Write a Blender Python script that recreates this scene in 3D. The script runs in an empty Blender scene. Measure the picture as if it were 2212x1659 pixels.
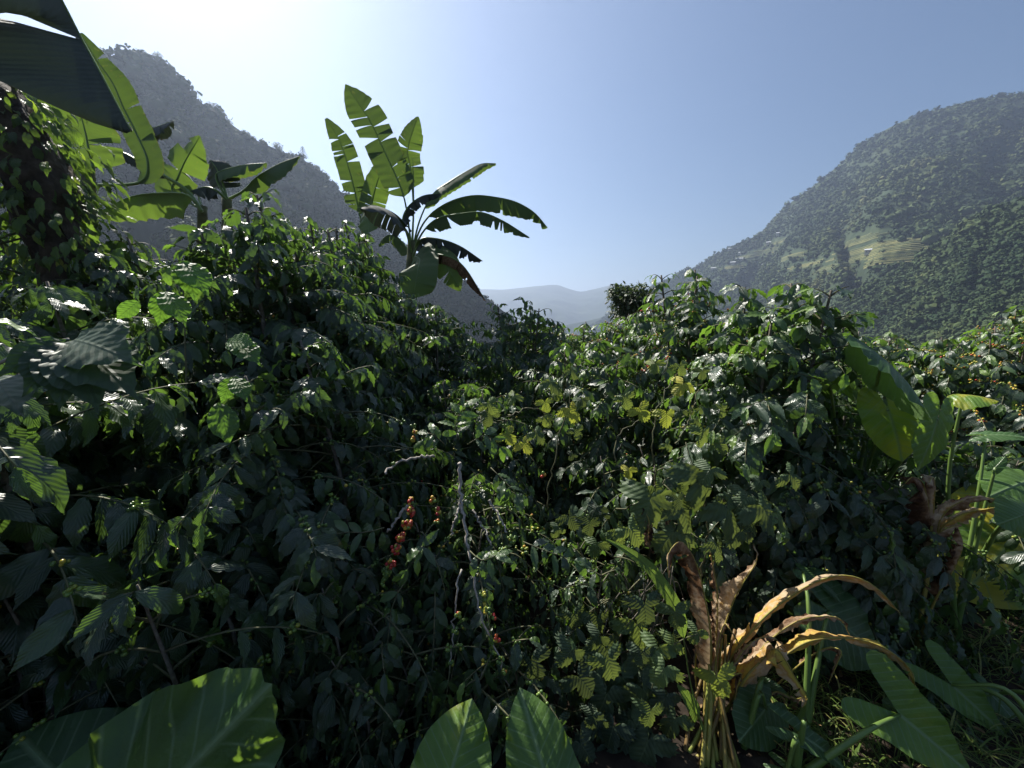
import bpy, math, random
import numpy as np
from mathutils import Vector
from mathutils.bvhtree import BVHTree
R = math.radians
random.seed(7)
rng = np.random.default_rng(7)
SC = bpy.context.scene
COL = SC.collection

# ------------------------------------------------------------------ camera, sky, sun, exposure
CAMZ, PITCH, FPX = 1.9, R(9.5), 831.0          # FPX: focal length in units of a 2212 px wide picture
cam = bpy.data.objects.new('camera', bpy.data.cameras.new('camera')); COL.objects.link(cam)
cam.location = (0, 0, CAMZ); cam.rotation_euler = (R(90) - PITCH, 0, 0)
cam.data.sensor_width = 36; cam.data.lens = FPX / 2212 * 36
cam.data.clip_start = 0.02; cam.data.clip_end = 40000
SC.camera = cam
SUN_EL, SUN_AZ = R(46), R(-38)                 # azimuth measured from +Y, negative to the left
w = bpy.data.worlds.new('World'); SC.world = w; w.use_nodes = True
nt = w.node_tree; bg = nt.nodes['Background']
sky = nt.nodes.new('ShaderNodeTexSky'); sky.sky_type = 'NISHITA'; sky.sun_disc = False
sky.sun_elevation = SUN_EL; sky.sun_rotation = SUN_AZ
sky.altitude = 900; sky.air_density = 1.2; sky.dust_density = 1.9; sky.ozone_density = 4.5
nt.links.new(sky.outputs[0], bg.inputs[0]); bg.inputs[1].default_value = 0.05
sl = bpy.data.lights.new('sun', 'SUN'); sun = bpy.data.objects.new('sun', sl); COL.objects.link(sun)
sl.energy = 5.0; sl.angle = R(0.55); sl.color = (1.0, 0.95, 0.86)
sd = Vector((math.sin(SUN_AZ) * math.cos(SUN_EL), math.cos(SUN_AZ) * math.cos(SUN_EL), math.sin(SUN_EL)))
sun.rotation_euler = sd.to_track_quat('Z', 'Y').to_euler(); sun.location = (-20, 20, 40)
SC.view_settings.view_transform = 'Standard'; SC.view_settings.look = 'None'
SC.view_settings.exposure = 1.05; SC.view_settings.gamma = 1.0
cy = SC.cycles
try:
    cy.use_denoising = True; cy.denoiser = 'OPENIMAGEDENOISE'
except Exception: pass
cy.max_bounces = 8; cy.diffuse_bounces = 3; cy.glossy_bounces = 2; cy.transmission_bounces = 3
cy.volume_bounces = 0; cy.transparent_max_bounces = 4; cy.sample_clamp_indirect = 4.0

# ------------------------------------------------------------------ helpers
HAZE = .0002
F_ = np.array([0, math.cos(PITCH), -math.sin(PITCH)]); U_ = np.array([0, math.sin(PITCH), math.cos(PITCH)])
def ray(px, py):
    return np.array([(px - 1106) / FPX, 0, 0]) + F_ + U_ * ((829.5 - py) / FPX)
def W(px, py, Y):
    """the point at forward distance Y that is seen at (px,py) of the 2212 px wide photograph"""
    d = ray(px, py); return np.array([0, 0, CAMZ]) + d * (Y / d[1])
def WZ(px, py, z=0.0):
    d = ray(px, py); return np.array([0, 0, CAMZ]) + d * ((z - CAMZ) / d[2])
def nrm(v):
    v = np.asarray(v, float); return v / np.maximum(np.linalg.norm(v, axis=-1, keepdims=True), 1e-9)

def hsh(ix, iy, iz, seed):
    n = (ix * 374761393 + iy * 668265263 + iz * 2147483647 + seed * 1274126177) & 0xffffffff
    n = ((n ^ (n >> 13)) * 1274126177) & 0xffffffff
    return ((n ^ (n >> 16)) & 0xffff) / 65535.0
def vnoise(x, y, z=0.0, seed=0):
    x, y, z = np.broadcast_arrays(np.asarray(x, float), np.asarray(y, float), np.asarray(z, float))
    ix, iy, iz = np.floor(x).astype(np.int64), np.floor(y).astype(np.int64), np.floor(z).astype(np.int64)
    fx, fy, fz = x - ix, y - iy, z - iz
    fx, fy, fz = [f * f * (3 - 2 * f) for f in (fx, fy, fz)]
    r = 0
    for a in (0, 1):
        for b in (0, 1):
            for c in (0, 1):
                r = r + hsh(ix + a, iy + b, iz + c, seed) * (fx if a else 1 - fx) * (fy if b else 1 - fy) * (fz if c else 1 - fz)
    return r * 2 - 1
def fbm(x, y, z=0.0, seed=0, oct=4):
    s, a, f = 0, 1.0, 1.0
    for k in range(oct):
        s = s + a * vnoise(np.asarray(x) * f, np.asarray(y) * f, np.asarray(z) * f, seed + k); a *= .5; f *= 2.03
    return s

def tag(o, label=None, cat=None, group=None, kind=None):
    if label: o['label'] = label
    if cat: o['category'] = cat
    if group: o['group'] = group
    if kind: o['kind'] = kind
    return o
def thing(name, label, cat, loc, group=None):
    o = bpy.data.objects.new(name, None); COL.objects.link(o); o.location = tuple(float(a) for a in loc)
    o.empty_display_size = .1
    return tag(o, label, cat, group)

class MB:
    """collects vertices, faces, uv and tone and links them as ONE mesh object"""
    def __init__(s): s.V, s.F, s.UV, s.T, s.n = [], {}, [], [], 0
    def add(s, V, Fs, uv=None, tone=0.5):
        V = np.asarray(V, float).reshape(-1, 3)
        for F in Fs:
            F = np.asarray(F, dtype=np.int64)
            if F.size: s.F.setdefault(F.shape[1], []).append(F + s.n)
        s.V.append(V); s.n += len(V)
        s.UV.append(np.zeros((len(V), 2)) if uv is None else np.asarray(uv, float).reshape(-1, 2))
        s.T.append(np.broadcast_to(np.asarray(tone, float), (len(V),)).copy())
        return s
    def mesh(s, name, mats, smooth=True, origin=None):
        V = np.concatenate(s.V)
        if origin is not None: V = V - np.asarray(origin)
        me = bpy.data.meshes.new(name)
        me.vertices.add(len(V)); me.vertices.foreach_set('co', V.astype(np.float32).ravel())
        loops, starts, tot, k = [], [], [], 0
        for sz, L in s.F.items():
            A = np.concatenate(L); loops.append(A.ravel()); starts.append(k + np.arange(len(A)) * sz)
            tot.append(np.full(len(A), sz)); k += A.size
        loops = np.concatenate(loops); starts = np.concatenate(starts)
        me.loops.add(len(loops)); me.loops.foreach_set('vertex_index', loops.astype(np.int32))
        me.polygons.add(len(starts)); me.polygons.foreach_set('loop_start', starts.astype(np.int32))
        me.update(calc_edges=True)
        me.polygons.foreach_set('use_smooth', np.full(len(starts), smooth, dtype=bool))
        uvl = me.uv_layers.new(name='UVMap')
        uvl.data.foreach_set('uv', np.concatenate(s.UV)[loops].astype(np.float32).ravel())
        at = me.attributes.new('tone', 'FLOAT', 'POINT'); at.data.foreach_set('value', np.concatenate(s.T).astype(np.float32))
        for m in (mats if isinstance(mats, (list, tuple)) else [mats]): me.materials.append(m)
        me.validate(); me.update()
        return me
    def build(s, name, mat, parent=None, smooth=True, loc=None):
        org = None
        if parent is not None: org = np.array(parent_world(parent))
        elif loc is not None: org = np.asarray(loc, float)
        me = s.mesh(name, mat, smooth, org)
        o = bpy.data.objects.new(name, me); COL.objects.link(o)
        if parent is not None: o.parent = parent
        elif loc is not None: o.location = tuple(float(a) for a in loc)
        return o
def parent_world(o):
    v = Vector((0, 0, 0))
    while o is not None: v = v + o.location; o = o.parent
    return v

def spline(pts, n):
    P = np.asarray(pts, float)
    if len(P) == 2: return P[0] + (P[1] - P[0]) * np.linspace(0, 1, n)[:, None]
    Q = np.vstack([2 * P[0] - P[1], P, 2 * P[-1] - P[-2]])
    seg = np.linalg.norm(np.diff(P, axis=0), axis=1); cum = np.concatenate([[0], np.cumsum(seg)])
    t = np.linspace(0, cum[-1], n); k = np.clip(np.searchsorted(cum, t, side='right') - 1, 0, len(seg) - 1)
    u = ((t - cum[k]) / np.maximum(seg[k], 1e-9))[:, None]
    a, b, c, d = Q[k], Q[k + 1], Q[k + 2], Q[k + 3]
    return .5 * ((2 * b) + (c - a) * u + (2 * a - 5 * b + 4 * c - d) * u ** 2 + (3 * b - a - 3 * c + d) * u ** 3)
def tube(mb, P, rad, sides=6, tone=.5):
    P = np.asarray(P, float); n = len(P); rad = np.broadcast_to(np.asarray(rad, float), (n,))
    T = nrm(np.gradient(P, axis=0)); ref = np.array([0.31, 0.17, 0.93]) if abs(T[0][2]) < .8 else np.array([0.9, .3, .1])
    A = nrm(np.cross(T, ref)); B = np.cross(T, A)
    a = np.arange(sides) * 2 * math.pi / sides
    V = P[:, None] + rad[:, None, None] * (np.cos(a)[None, :, None] * A[:, None] + np.sin(a)[None, :, None] * B[:, None])
    i, j = np.meshgrid(np.arange(n - 1), np.arange(sides), indexing='ij'); j2 = (j + 1) % sides
    Fq = np.stack([i * sides + j, i * sides + j2, (i + 1) * sides + j2, (i + 1) * sides + j], -1).reshape(-1, 4)
    cap = [np.arange(sides)[::-1][None], (np.arange(sides) + (n - 1) * sides)[None]]
    uv = np.stack([np.repeat(np.arange(n) / n, sides), np.tile(a / 6.28, n)], -1)
    mb.add(V, [Fq] + (cap if sides in (3, 4) else [np.array([[0, k + 1, k] for k in range(1, sides - 1)]),
           np.array([[(n - 1) * sides, (n - 1) * sides + k, (n - 1) * sides + k + 1] for k in range(1, sides - 1)])]), uv, tone)

# ------------------------------------------------------------------ materials
def mat_new(name):
    m = bpy.data.materials.new(name); m.use_nodes = True; n = m.node_tree
    for x in list(n.nodes): n.nodes.remove(x)
    return m, n, n.nodes.new('ShaderNodeOutputMaterial')
def nd(n, t, **k):
    x = n.nodes.new(t)
    for a, b in k.items(): setattr(x, a, b)
    return x
def mth(n, op, a, b=None, clamp=False):
    x = nd(n, 'ShaderNodeMath', operation=op); x.use_clamp = clamp
    for i, v in enumerate((a, b)):
        if v is None: continue
        if isinstance(v, (int, float)): x.inputs[i].default_value = v
        else: n.links.new(v, x.inputs[i])
    return x.outputs[0]
def mixc(n, f, a, b):
    x = nd(n, 'ShaderNodeMix', data_type='RGBA')
    for s, v in ((x.inputs[0], f), (x.inputs[6], a), (x.inputs[7], b)):
        if isinstance(v, (int, float)): s.default_value = v
        elif isinstance(v, tuple): s.default_value = (*v, 1)
        else: n.links.new(v, s)
    return x.outputs[2]
def ramp(n, f, stops):
    r = nd(n, 'ShaderNodeValToRGB'); e = r.color_ramp.elements
    while len(e) > 1: e.remove(e[-1])
    e[0].position = stops[0][0]; e[0].color = (*stops[0][1], 1)
    for p, c in stops[1:]:
        q = e.new(p); q.color = (*c, 1)
    n.links.new(f, r.inputs[0]); return r.outputs[0]
def noise(n, scale, detail=3, coord='Object', vec=None):
    t = nd(n, 'ShaderNodeTexNoise'); t.inputs['Scale'].default_value = scale; t.inputs['Detail'].default_value = detail
    if vec is None:
        tc = nd(n, 'ShaderNodeTexCoord'); vec = tc.outputs[coord]
    n.links.new(vec, t.inputs['Vector']); return t.outputs['Fac']

def leaf_mat(name, stops, under, trans, tfac=.35, rough=.3, veins=9, slope=.9, vwidth=.1, vcol=(.12, .2, .06), vmix=.35,
             bump=.35, spec=.5, tri=1.0, edge=0, blotch=None, nscale=9, bdist=.004):
    """green leaf: per-leaf tone, raised veins from its UV (u across, v along), paler underside, lets light through"""
    m, n, out = mat_new(name)
    at = nd(n, 'ShaderNodeAttribute', attribute_name='tone').outputs['Fac']
    uv = nd(n, 'ShaderNodeUVMap').outputs[0]
    sp = nd(n, 'ShaderNodeSeparateXYZ'); n.links.new(uv, sp.inputs[0])
    au = mth(n, 'ABSOLUTE', sp.outputs[0])
    ph = mth(n, 'MULTIPLY', mth(n, 'SUBTRACT', sp.outputs[1], mth(n, 'MULTIPLY', au, slope)), veins)
    fr = mth(n, 'ABSOLUTE', mth(n, 'SUBTRACT', mth(n, 'FRACT', ph), .5))        # 0 at a vein, .5 between
    line = mth(n, 'SUBTRACT', 1.0, mth(n, 'DIVIDE', fr, vwidth), True)
    mid = mth(n, 'SUBTRACT', 1.0, mth(n, 'DIVIDE', au, .035), True)
    vein = mth(n, 'MAXIMUM', mth(n, 'MULTIPLY', line, .6), mid)
    no = noise(n, nscale, 4)
    t2 = mth(n, 'ADD', at, mth(n, 'MULTIPLY', mth(n, 'SUBTRACT', no, .5), .5), True)
    col = ramp(n, t2, stops)
    if blotch: col = mixc(n, ramp(n, noise(n, blotch[1], 5), [(blotch[2], (0, 0, 0)), (blotch[2] + .06, (1, 1, 1))]), col, blotch[0])
    col = mixc(n, mth(n, 'MULTIPLY', vein, vmix), col, vcol)
    if edge: col = mixc(n, mth(n, 'MULTIPLY', mth(n, 'DIVIDE', mth(n, 'SUBTRACT', mth(n, 'ADD', au, mth(n, 'MULTIPLY', noise(n, 11, 4), .5)), edge), .08, True), 1.0, True), col, (.16, .10, .035))
    geo = nd(n, 'ShaderNodeNewGeometry')
    colb = mixc(n, mth(n, 'MULTIPLY', geo.outputs['Backfacing'], .55), col, under)
    hgt = mth(n, 'ADD', mth(n, 'MULTIPLY', fr, tri), mth(n, 'MULTIPLY', mid, .5))
    hgt = mth(n, 'ADD', hgt, mth(n, 'MULTIPLY', noise(n, 60, 2), .25))
    bp = nd(n, 'ShaderNodeBump'); bp.inputs['Strength'].default_value = bump; bp.inputs['Distance'].default_value = bdist
    n.links.new(hgt, bp.inputs['Height'])
    p = nd(n, 'ShaderNodeBsdfPrincipled'); n.links.new(colb, p.inputs['Base Color']); n.links.new(bp.outputs[0], p.inputs['Normal'])
    n.links.new(mth(n, 'ADD', mth(n, 'MULTIPLY', geo.outputs['Backfacing'], .25), mth(n, 'ADD', rough - .06, mth(n, 'MULTIPLY', no, .14))), p.inputs['Roughness'])
    p.inputs['Specular IOR Level'].default_value = spec
    tr = nd(n, 'ShaderNodeBsdfTranslucent'); n.links.new(bp.outputs[0], tr.inputs['Normal'])
    tcol = mixc(n, .45, mixc(n, at, tuple(c * .38 for c in trans), tuple(min(1, c * 1.75) for c in trans)), mixc(n, 0.0, col, col))
    tcol = mixc(n, mth(n, 'MULTIPLY', vein, .5), tcol, (.03, .06, .01)); n.links.new(tcol, tr.inputs[0])
    mx = nd(n, 'ShaderNodeMixShader'); mx.inputs[0].default_value = tfac
    n.links.new(p.outputs[0], mx.inputs[1]); n.links.new(tr.outputs[0], mx.inputs[2]); n.links.new(mx.outputs[0], out.inputs[0])
    return m
def rough_mat(name, stops, scale=20, rough=.8, bump=.5, bdist=.01, detail=5, tone=0.0, spec=.3, trans=0.0):
    m, n, out = mat_new(name); f = noise(n, scale, detail)
    g = noise(n, scale * .17, 3)
    f2 = mth(n, 'ADD', mth(n, 'MULTIPLY', f, .6), mth(n, 'MULTIPLY', g, .4))
    if tone:
        at = nd(n, 'ShaderNodeAttribute', attribute_name='tone').outputs['Fac']
        f2 = mth(n, 'ADD', mth(n, 'MULTIPLY', f2, 1 - tone), mth(n, 'MULTIPLY', at, tone))
    col = ramp(n, f2, stops); p = nd(n, 'ShaderNodeBsdfPrincipled'); n.links.new(col, p.inputs['Base Color'])
    p.inputs['Roughness'].default_value = rough; p.inputs['Specular IOR Level'].default_value = spec
    bp = nd(n, 'ShaderNodeBump'); bp.inputs['Strength'].default_value = bump; bp.inputs['Distance'].default_value = bdist
    n.links.new(f, bp.inputs['Height']); n.links.new(bp.outputs[0], p.inputs['Normal'])
    if trans:
        tr = nd(n, 'ShaderNodeBsdfTranslucent'); n.links.new(col, tr.inputs[0])
        mx = nd(n, 'ShaderNodeMixShader'); mx.inputs[0].default_value = trans
        n.links.new(p.outputs[0], mx.inputs[1]); n.links.new(tr.outputs[0], mx.inputs[2]); n.links.new(mx.outputs[0], out.inputs[0])
    else: n.links.new(p.outputs[0], out.inputs[0])
    return m

M = {}
M['coffee'] = leaf_mat('coffee_leaf', [(0, (.032, .052, .034)), (.45, (.048, .080, .046)), (.75, (.075, .135, .042)), (1, (.16, .26, .045))],
                       (.06, .10, .045), (.24, .46, .03), .32, .36, 9, .8, .16, (.09, .14, .07), .3, .42, .75, blotch=((.13, .10, .035), 26, .69), nscale=12, bdist=.006)
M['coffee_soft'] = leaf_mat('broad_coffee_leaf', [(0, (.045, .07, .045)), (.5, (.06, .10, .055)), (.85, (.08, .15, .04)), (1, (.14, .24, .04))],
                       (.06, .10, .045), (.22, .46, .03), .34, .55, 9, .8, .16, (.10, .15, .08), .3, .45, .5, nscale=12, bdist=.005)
M['banana'] = leaf_mat('banana_leaf', [(0, (.025, .045, .024)), (.5, (.042, .082, .03)), (1, (.10, .17, .03))],
                       (.09, .14, .07), (.20, .32, .03), .32, .36, 16, .35, .2, (.10, .16, .06), .2, .5, .45,
                       blotch=((.22, .19, .05), 14, .64), edge=1.2, nscale=5, bdist=.006)
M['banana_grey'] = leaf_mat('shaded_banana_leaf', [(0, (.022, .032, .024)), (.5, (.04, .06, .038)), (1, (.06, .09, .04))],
                       (.035, .045, .038), (.06, .09, .03), .08, .42, 16, .35, .2, (.10, .13, .08), .2, .5, .6, edge=1.22, nscale=5, bdist=.006)  # darker, less translucent banana leaf, with shade put into its colour
M['taro'] = leaf_mat('taro_leaf', [(0, (.04, .085, .035)), (.5, (.07, .145, .045)), (.8, (.14, .25, .04)), (1, (.42, .38, .04))],
                     (.12, .19, .07), (.30, .50, .03), .42, .38, 7, .75, .10, (.26, .38, .18), .85, .7, .5, tri=.5, nscale=6, bdist=.010)
M['nettle'] = leaf_mat('lobed_leaf', [(0, (.04, .066, .042)), (.5, (.10, .16, .06)), (.8, (.28, .32, .05)), (1, (.50, .45, .06))],
                       (.13, .17, .09), (.34, .42, .04), .35, .55, 6, .8, .1, (.20, .26, .12), .5, .8, .35, nscale=20)
M['forest_leaf'] = leaf_mat('tree_leaf', [(0, (.02, .04, .015)), (.5, (.04, .07, .022)), (1, (.08, .12, .03))],
                       (.06, .09, .04), (.14, .22, .03), .25, .5, 5, .8, .1, (.06, .1, .04), .2, .3, .4)
M['dead'] = rough_mat('withered_leaf', [(0.24, (.05, .022, .010)), (.36, (.20, .11, .055)), (.44, (.38, .27, .17)), (.55, (.56, .44, .28)), (.63, (.50, .30, .09)), (.72, (.62, .50, .10)), (.92, (.34, .42, .05))],
                      48, .65, 1.0, .012, 7, .55, .3, .30)
M['dead_stalk'] = rough_mat('withered_stalk', [(.3, (.16, .10, .04)), (.5, (.30, .25, .06)), (.7, (.20, .26, .05))], 18, .5, .4, .004, 4, .4)
M['petiole'] = rough_mat('green_stalk', [(.3, (.07, .13, .03)), (.6, (.14, .22, .05)), (.8, (.24, .28, .07))], 8, .4, .2, .003, 3, .3, .5)
M['bark'] = rough_mat('grey_bark', [(.3, (.06, .05, .04)), (.55, (.16, .14, .115)), (.75, (.30, .28, .24))], 60, .85, .8, .004)
M['pale_bark'] = rough_mat('pale_bark', [(.3, (.16, .14, .12)), (.5, (.34, .31, .27)), (.75, (.50, .47, .42))], 60, .8, .8, .003)
M['twig'] = rough_mat('green_brown_twig', [(.3, (.05, .055, .03)), (.6, (.12, .12, .06)), (.8, (.22, .20, .12))], 60, .7, .5, .002)
M['stem'] = rough_mat('banana_stem', [(.3, (.05, .045, .025)), (.5, (.12, .13, .05)), (.75, (.20, .17, .09))], 9, .6, .6, .01)
M['trunk'] = rough_mat('fibrous_trunk', [(.3, (.02, .016, .013)), (.5, (.055, .042, .03)), (.75, (.12, .095, .07))], 14, .9, 1.0, .04)
M['berry'] = None
def berry_mat():
    m, n, out = mat_new('coffee_cherry')
    at = nd(n, 'ShaderNodeAttribute', attribute_name='tone').outputs['Fac']
    c = ramp(n, at, [(0, (.06, .12, .03)), (.4, (.16, .24, .04)), (.6, (.50, .38, .04)), (.75, (.48, .06, .03)), (1, (.30, .015, .02))])
    p = nd(n, 'ShaderNodeBsdfPrincipled'); n.links.new(c, p.inputs['Base Color']); p.inputs['Roughness'].default_value = .28
    n.links.new(p.outputs[0], out.inputs[0]); return m
M['berry'] = berry_mat()
M['soil'] = rough_mat('soil', [(.3, (.012, .009, .007)), (.5, (.028, .020, .014)), (.7, (.06, .045, .028))], 9, .95, 1.0, .03, 8)
M['grass'] = leaf_mat('grass_blade', [(0, (.05, .09, .02)), (.6, (.10, .16, .03)), (1, (.30, .28, .10))], (.08, .12, .03), (.2, .3, .04), .3, .5, 3, 0, .1, (.1, .15, .05), .1, .1, .3)
M['hill'] = rough_mat('forested_slope', [(.3, (.012, .024, .010)), (.5, (.022, .040, .015)), (.70, (.045, .062, .024)), (.85, (.13, .11, .05))], .02, .95, .3, 1.5, 8)
M['crowns'] = rough_mat('tree_crowns', [(.25, (.020, .042, .016)), (.5, (.042, .066, .022)), (.7, (.075, .098, .03)), (.86, (.13, .125, .05)), (.97, (.21, .155, .09))], .08, .9, .3, .5, 5, .55, .2)
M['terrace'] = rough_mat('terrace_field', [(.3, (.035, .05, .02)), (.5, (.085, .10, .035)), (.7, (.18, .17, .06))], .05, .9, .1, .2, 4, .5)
M['roof'] = rough_mat('metal_roof', [(.3, (.45, .47, .50)), (.7, (.70, .72, .74))], .6, .45, .1, .05, 2)
M['wall'] = rough_mat('limewash_wall', [(.3, (.40, .36, .30)), (.7, (.60, .56, .48))], .8, .85, .1, .05, 3)
M['opening'] = rough_mat('dark_opening', [(.3, (.03, .025, .02)), (.7, (.05, .045, .04))], 1, .7, .1, .02, 2)
M['litter'] = rough_mat('leaf_litter', [(.3, (.05, .028, .015)), (.5, (.14, .08, .035)), (.75, (.30, .20, .10))], 30, .8, .6, .005, 4, .5)

# ------------------------------------------------------------------ ground
def sp_(x): return np.where(x > 30, x, np.log1p(np.exp(np.minimum(x, 30))))
def gz(x, y):
    x, y = np.asarray(x, float), np.asarray(y, float)
    h = 30 * (1 - np.exp(-.22 * sp_((-x - 2.5) * 1.5) / 1.5 / 30)) + 12 * (1 - np.exp(-.10 * sp_((x - 3) * 1.5) / 1.5 / 12))
    h = h - 160 * (1 - np.exp(-.16 * sp_((y - 6.5)) / 160)) - .05 * sp_(y - 3)*(y < 400) - 20 * (y >= 400)*0
    far = np.clip((np.hypot(x, y) - 200) / 400, 0, 1)
    h = h * (1 - far) + (-160) * far
    return h + .05 * fbm(x * 1.1, y * 1.1, 0, 3, 3) * (1 - far)
rr = np.concatenate([np.linspace(0.05, 12, 110), np.geomspace(12.3, 8500, 90)]); aa = np.linspace(0, 2 * math.pi, 241)[:-1]
RR, AA = np.meshgrid(rr, aa, indexing='ij'); X, Y = RR * np.sin(AA), RR * np.cos(AA)
i, j = np.meshgrid(np.arange(len(rr) - 1), np.arange(240), indexing='ij'); j2 = (j + 1) % 240
mb = MB(); mb.add(np.stack([X, Y, gz(X, Y)], -1), [np.stack([i * 240 + j, i * 240 + j2, (i + 1) * 240 + j2, (i + 1) * 240 + j], -1).reshape(-1, 4)[:, ::-1]])
tag(mb.build('ground', M['soil']), kind='structure')

# ------------------------------------------------------------------ hills
def ico(sub):
    import bmesh
    b = bmesh.new(); bmesh.ops.create_icosphere(b, subdivisions=sub, radius=1)
    b.verts.ensure_lookup_table()
    V = np.array([v.co[:] for v in b.verts]); F = np.array([[v.index for v in f.verts] for f in b.faces]); b.free(); return V, F
ICO1, ICO2 = ico(1), ico(2)
def hill(name, crest, foot_z, slope, back, n_s, n_t, amp, sc, seed, gully=0.0, shape=1.0, xdir=None):
    """crest: (px,py,Y). The near flank runs from the crest down to foot_z; the far flank drops behind."""
    C = spline([W(*c) for c in crest], n_s)
    d = np.stack([-C[:, 0], -C[:, 1]], -1); d = nrm(d)
    if xdir is not None: d = nrm(d + np.array(xdir))
    drop = C[:, 2] - foot_z; run = np.maximum(drop, 5) / math.tan(slope)
    t = np.concatenate([-np.linspace(1, .02, 12) * back, np.linspace(0, 1, n_t)])
    tt, ii = np.meshgrid(t, np.arange(n_s), indexing='ij')
    pos = C[ii, :2] + d[ii] * (tt * run[ii])[..., None]
    f = np.where(tt >= 0, 1 - np.abs(tt) ** shape, 1 - np.abs(tt) * 1.0)
    z = foot_z + drop[ii] * f
    edge = np.clip(np.abs(tt) * 6, 0, 1)
    u = ii / n_s * 14
    gl = fbm(u + .6 * vnoise(tt * 3, u * .3, 0, seed), tt * 1.1, 0, seed + 9, 3)
    z = z - (gl * gl * 1.3) * gully * np.clip(np.abs(tt) * 3, 0, 1) + amp * fbm(pos[..., 0] / sc, pos[..., 1] / sc, 0, seed, 5) * (.15 + .85 * edge)
    V = np.stack([pos[..., 0], pos[..., 1], z], -1); nt_ = len(t)
    i, j = np.meshgrid(np.arange(nt_ - 1), np.arange(n_s - 1), indexing='ij')
    Fq = np.stack([i * n_s + j, i * n_s + j + 1, (i + 1) * n_s + j + 1, (i + 1) * n_s + j], -1).reshape(-1, 4)
    mb = MB(); mb.add(V, [Fq]); o = tag(mb.build(name, M['hill']), kind='structure')
    return o, V, Fq
def forest(name, V, n, rmin, rmax, seed, label, ico_, t0=8, flat=True, mask=None, squash=.8, tufts=14, tan=()):
    rg = np.random.default_rng(seed); nt_, ns = V.shape[:2]
    a = rg.uniform(t0, nt_ - 1.01, n); b = rg.uniform(0, ns - 1.01, n); ia, ib = a.astype(int), b.astype(int); fa, fb = (a - ia)[:, None], (b - ib)[:, None]
    P = V[ia, ib] * (1 - fa) * (1 - fb) + V[ia + 1, ib] * fa * (1 - fb) + V[ia, ib + 1] * (1 - fa) * fb + V[ia + 1, ib + 1] * fa * fb
    dens = fbm(P[:, 0] / 60, P[:, 1] / 60, P[:, 2] / 60, seed, 3)
    keep = dens > -1.05
    if mask is not None: keep &= mask(P)
    P = P[keep]; n = len(P)
    r = rg.uniform(rmin, rmax, n) * (1 + .35 * dens[keep].clip(-.5, 1)) * rg.choice([.5, .75, 1, 1.3, 1.9], n, p=[.2, .3, .25, .17, .08])
    tn = np.clip(.45 + .25 * dens[keep] + .34 * fbm(P[:, 0] / 130, P[:, 1] / 130, P[:, 2] / 90, seed + 5, 3) + rg.normal(0, .09, n), 0, 1)
    for tq, tr_ in tan: tn = np.where(np.linalg.norm(P - np.array(tq), axis=1) < tr_ * (1 + .3 * dens[keep]), np.clip(tn + .55, 0, 1), tn)
    hz = rg.uniform(.7, 1.15, n) * squash
    B, Fb = ico_; nv = len(B)
    VV = B[None] * (.8 + rg.uniform(-.2, .2, (n, nv)))[..., None] * r[:, None, None] * .8
    VV[..., 2] *= hz[:, None]; VV = VV + P[:, None] + np.stack([0 * r, 0 * r, r * .45], -1)[:, None]
    mb = MB(); mb.add(VV.reshape(-1, 3), [(Fb[None] + (np.arange(n) * nv)[:, None, None]).reshape(-1, 3)], None, np.repeat(tn, nv))
    d = nrm(rg.normal(0, 1, (n, tufts, 3)) + np.array([0, 0, .45])); q = rg.uniform(.68, 1.12, (n, tufts))[..., None]
    Cn = P[:, None] + np.stack([0 * r, 0 * r, r * .45], -1)[:, None] + d * q * r[:, None, None] * np.stack([1 + 0 * hz, 1 + 0 * hz, hz], -1)[:, None]
    nn = nrm(d + rg.normal(0, .36, d.shape)); ax = nrm(np.cross(nn, rg.normal(0, 1, d.shape))); ay = np.cross(nn, ax)
    sz = r[:, None, None] * rg.uniform(.22, .42, (n, tufts, 1)) * (14 / tufts) ** .45
    Q = np.stack([Cn - ax * sz, Cn - ay * sz * .8, Cn + ax * sz * 1.1 - nn * sz * .4, Cn + ay * sz * .9], 2).reshape(-1, 3)
    mb.add(Q, [np.arange(len(Q)).reshape(-1, 4)], None, np.clip(np.repeat(tn, tufts * 4) + np.repeat(rg.normal(0, .12, n * tufts), 4), 0, 1))
    return tag(mb.build(name, M['crowns'], smooth=flat), label, 'forest', kind='stuff')

MTN = [(2700, 190, 900), (2450, 180, 1000), (2330, 188, 1060), (2212, 203, 1100), (2158, 209, 1130), (2078, 225, 1170), (1984, 250, 1230), (1904, 286, 1280), (1843, 328, 1320), (1794, 371, 1350),
       (1754, 403, 1380), (1705, 440, 1420), (1673, 472, 1450), (1640, 506, 1480), (1580, 534, 1540), (1543, 555, 1600), (1511, 574, 1660), (1479, 586, 1720),
       (1450, 600, 1800), (1418, 616, 1900), (1370, 645, 2050), (1310, 685, 2200), (1240, 725, 2400)]
mt, VM, FM = hill('right_mountain', MTN, -160, R(32), .8, 520, 260, 18, 130, 21, 60, .92)
SPUR = [(2700, 330, 380), (2450, 370, 430), (2212, 424, 500), (2167, 440, 515), (2106, 466, 535), (2066, 502, 550), (2025, 531, 565), (1964, 567, 590), (1904, 603, 610), (1850, 632, 640), (1790, 672, 670), (1700, 722, 700)]
spur, VS, FS = hill('right_spur', SPUR, -150, R(30), .8, 300, 150, 11, 60, 33, 12, .9)
LH = [(-700, 120, 230), (-300, 60, 250), (0, 70, 285), (100, 92, 300), (207, 112, 315), (275, 130, 325), (345, 138, 335), (380, 165, 342), (420, 212, 350), (470, 246, 362), (530, 288, 375), (600, 322, 390),
      (655, 344, 402), (715, 392, 418), (790, 470, 440), (860, 520, 465), (930, 565, 490), (1000, 606, 520), (1060, 650, 550), (1140, 710, 600)]
lh, VL, FL = hill('left_hill', LH, -140, R(38), .8, 330, 190, 7, 55, 51, 26, .85)
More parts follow.
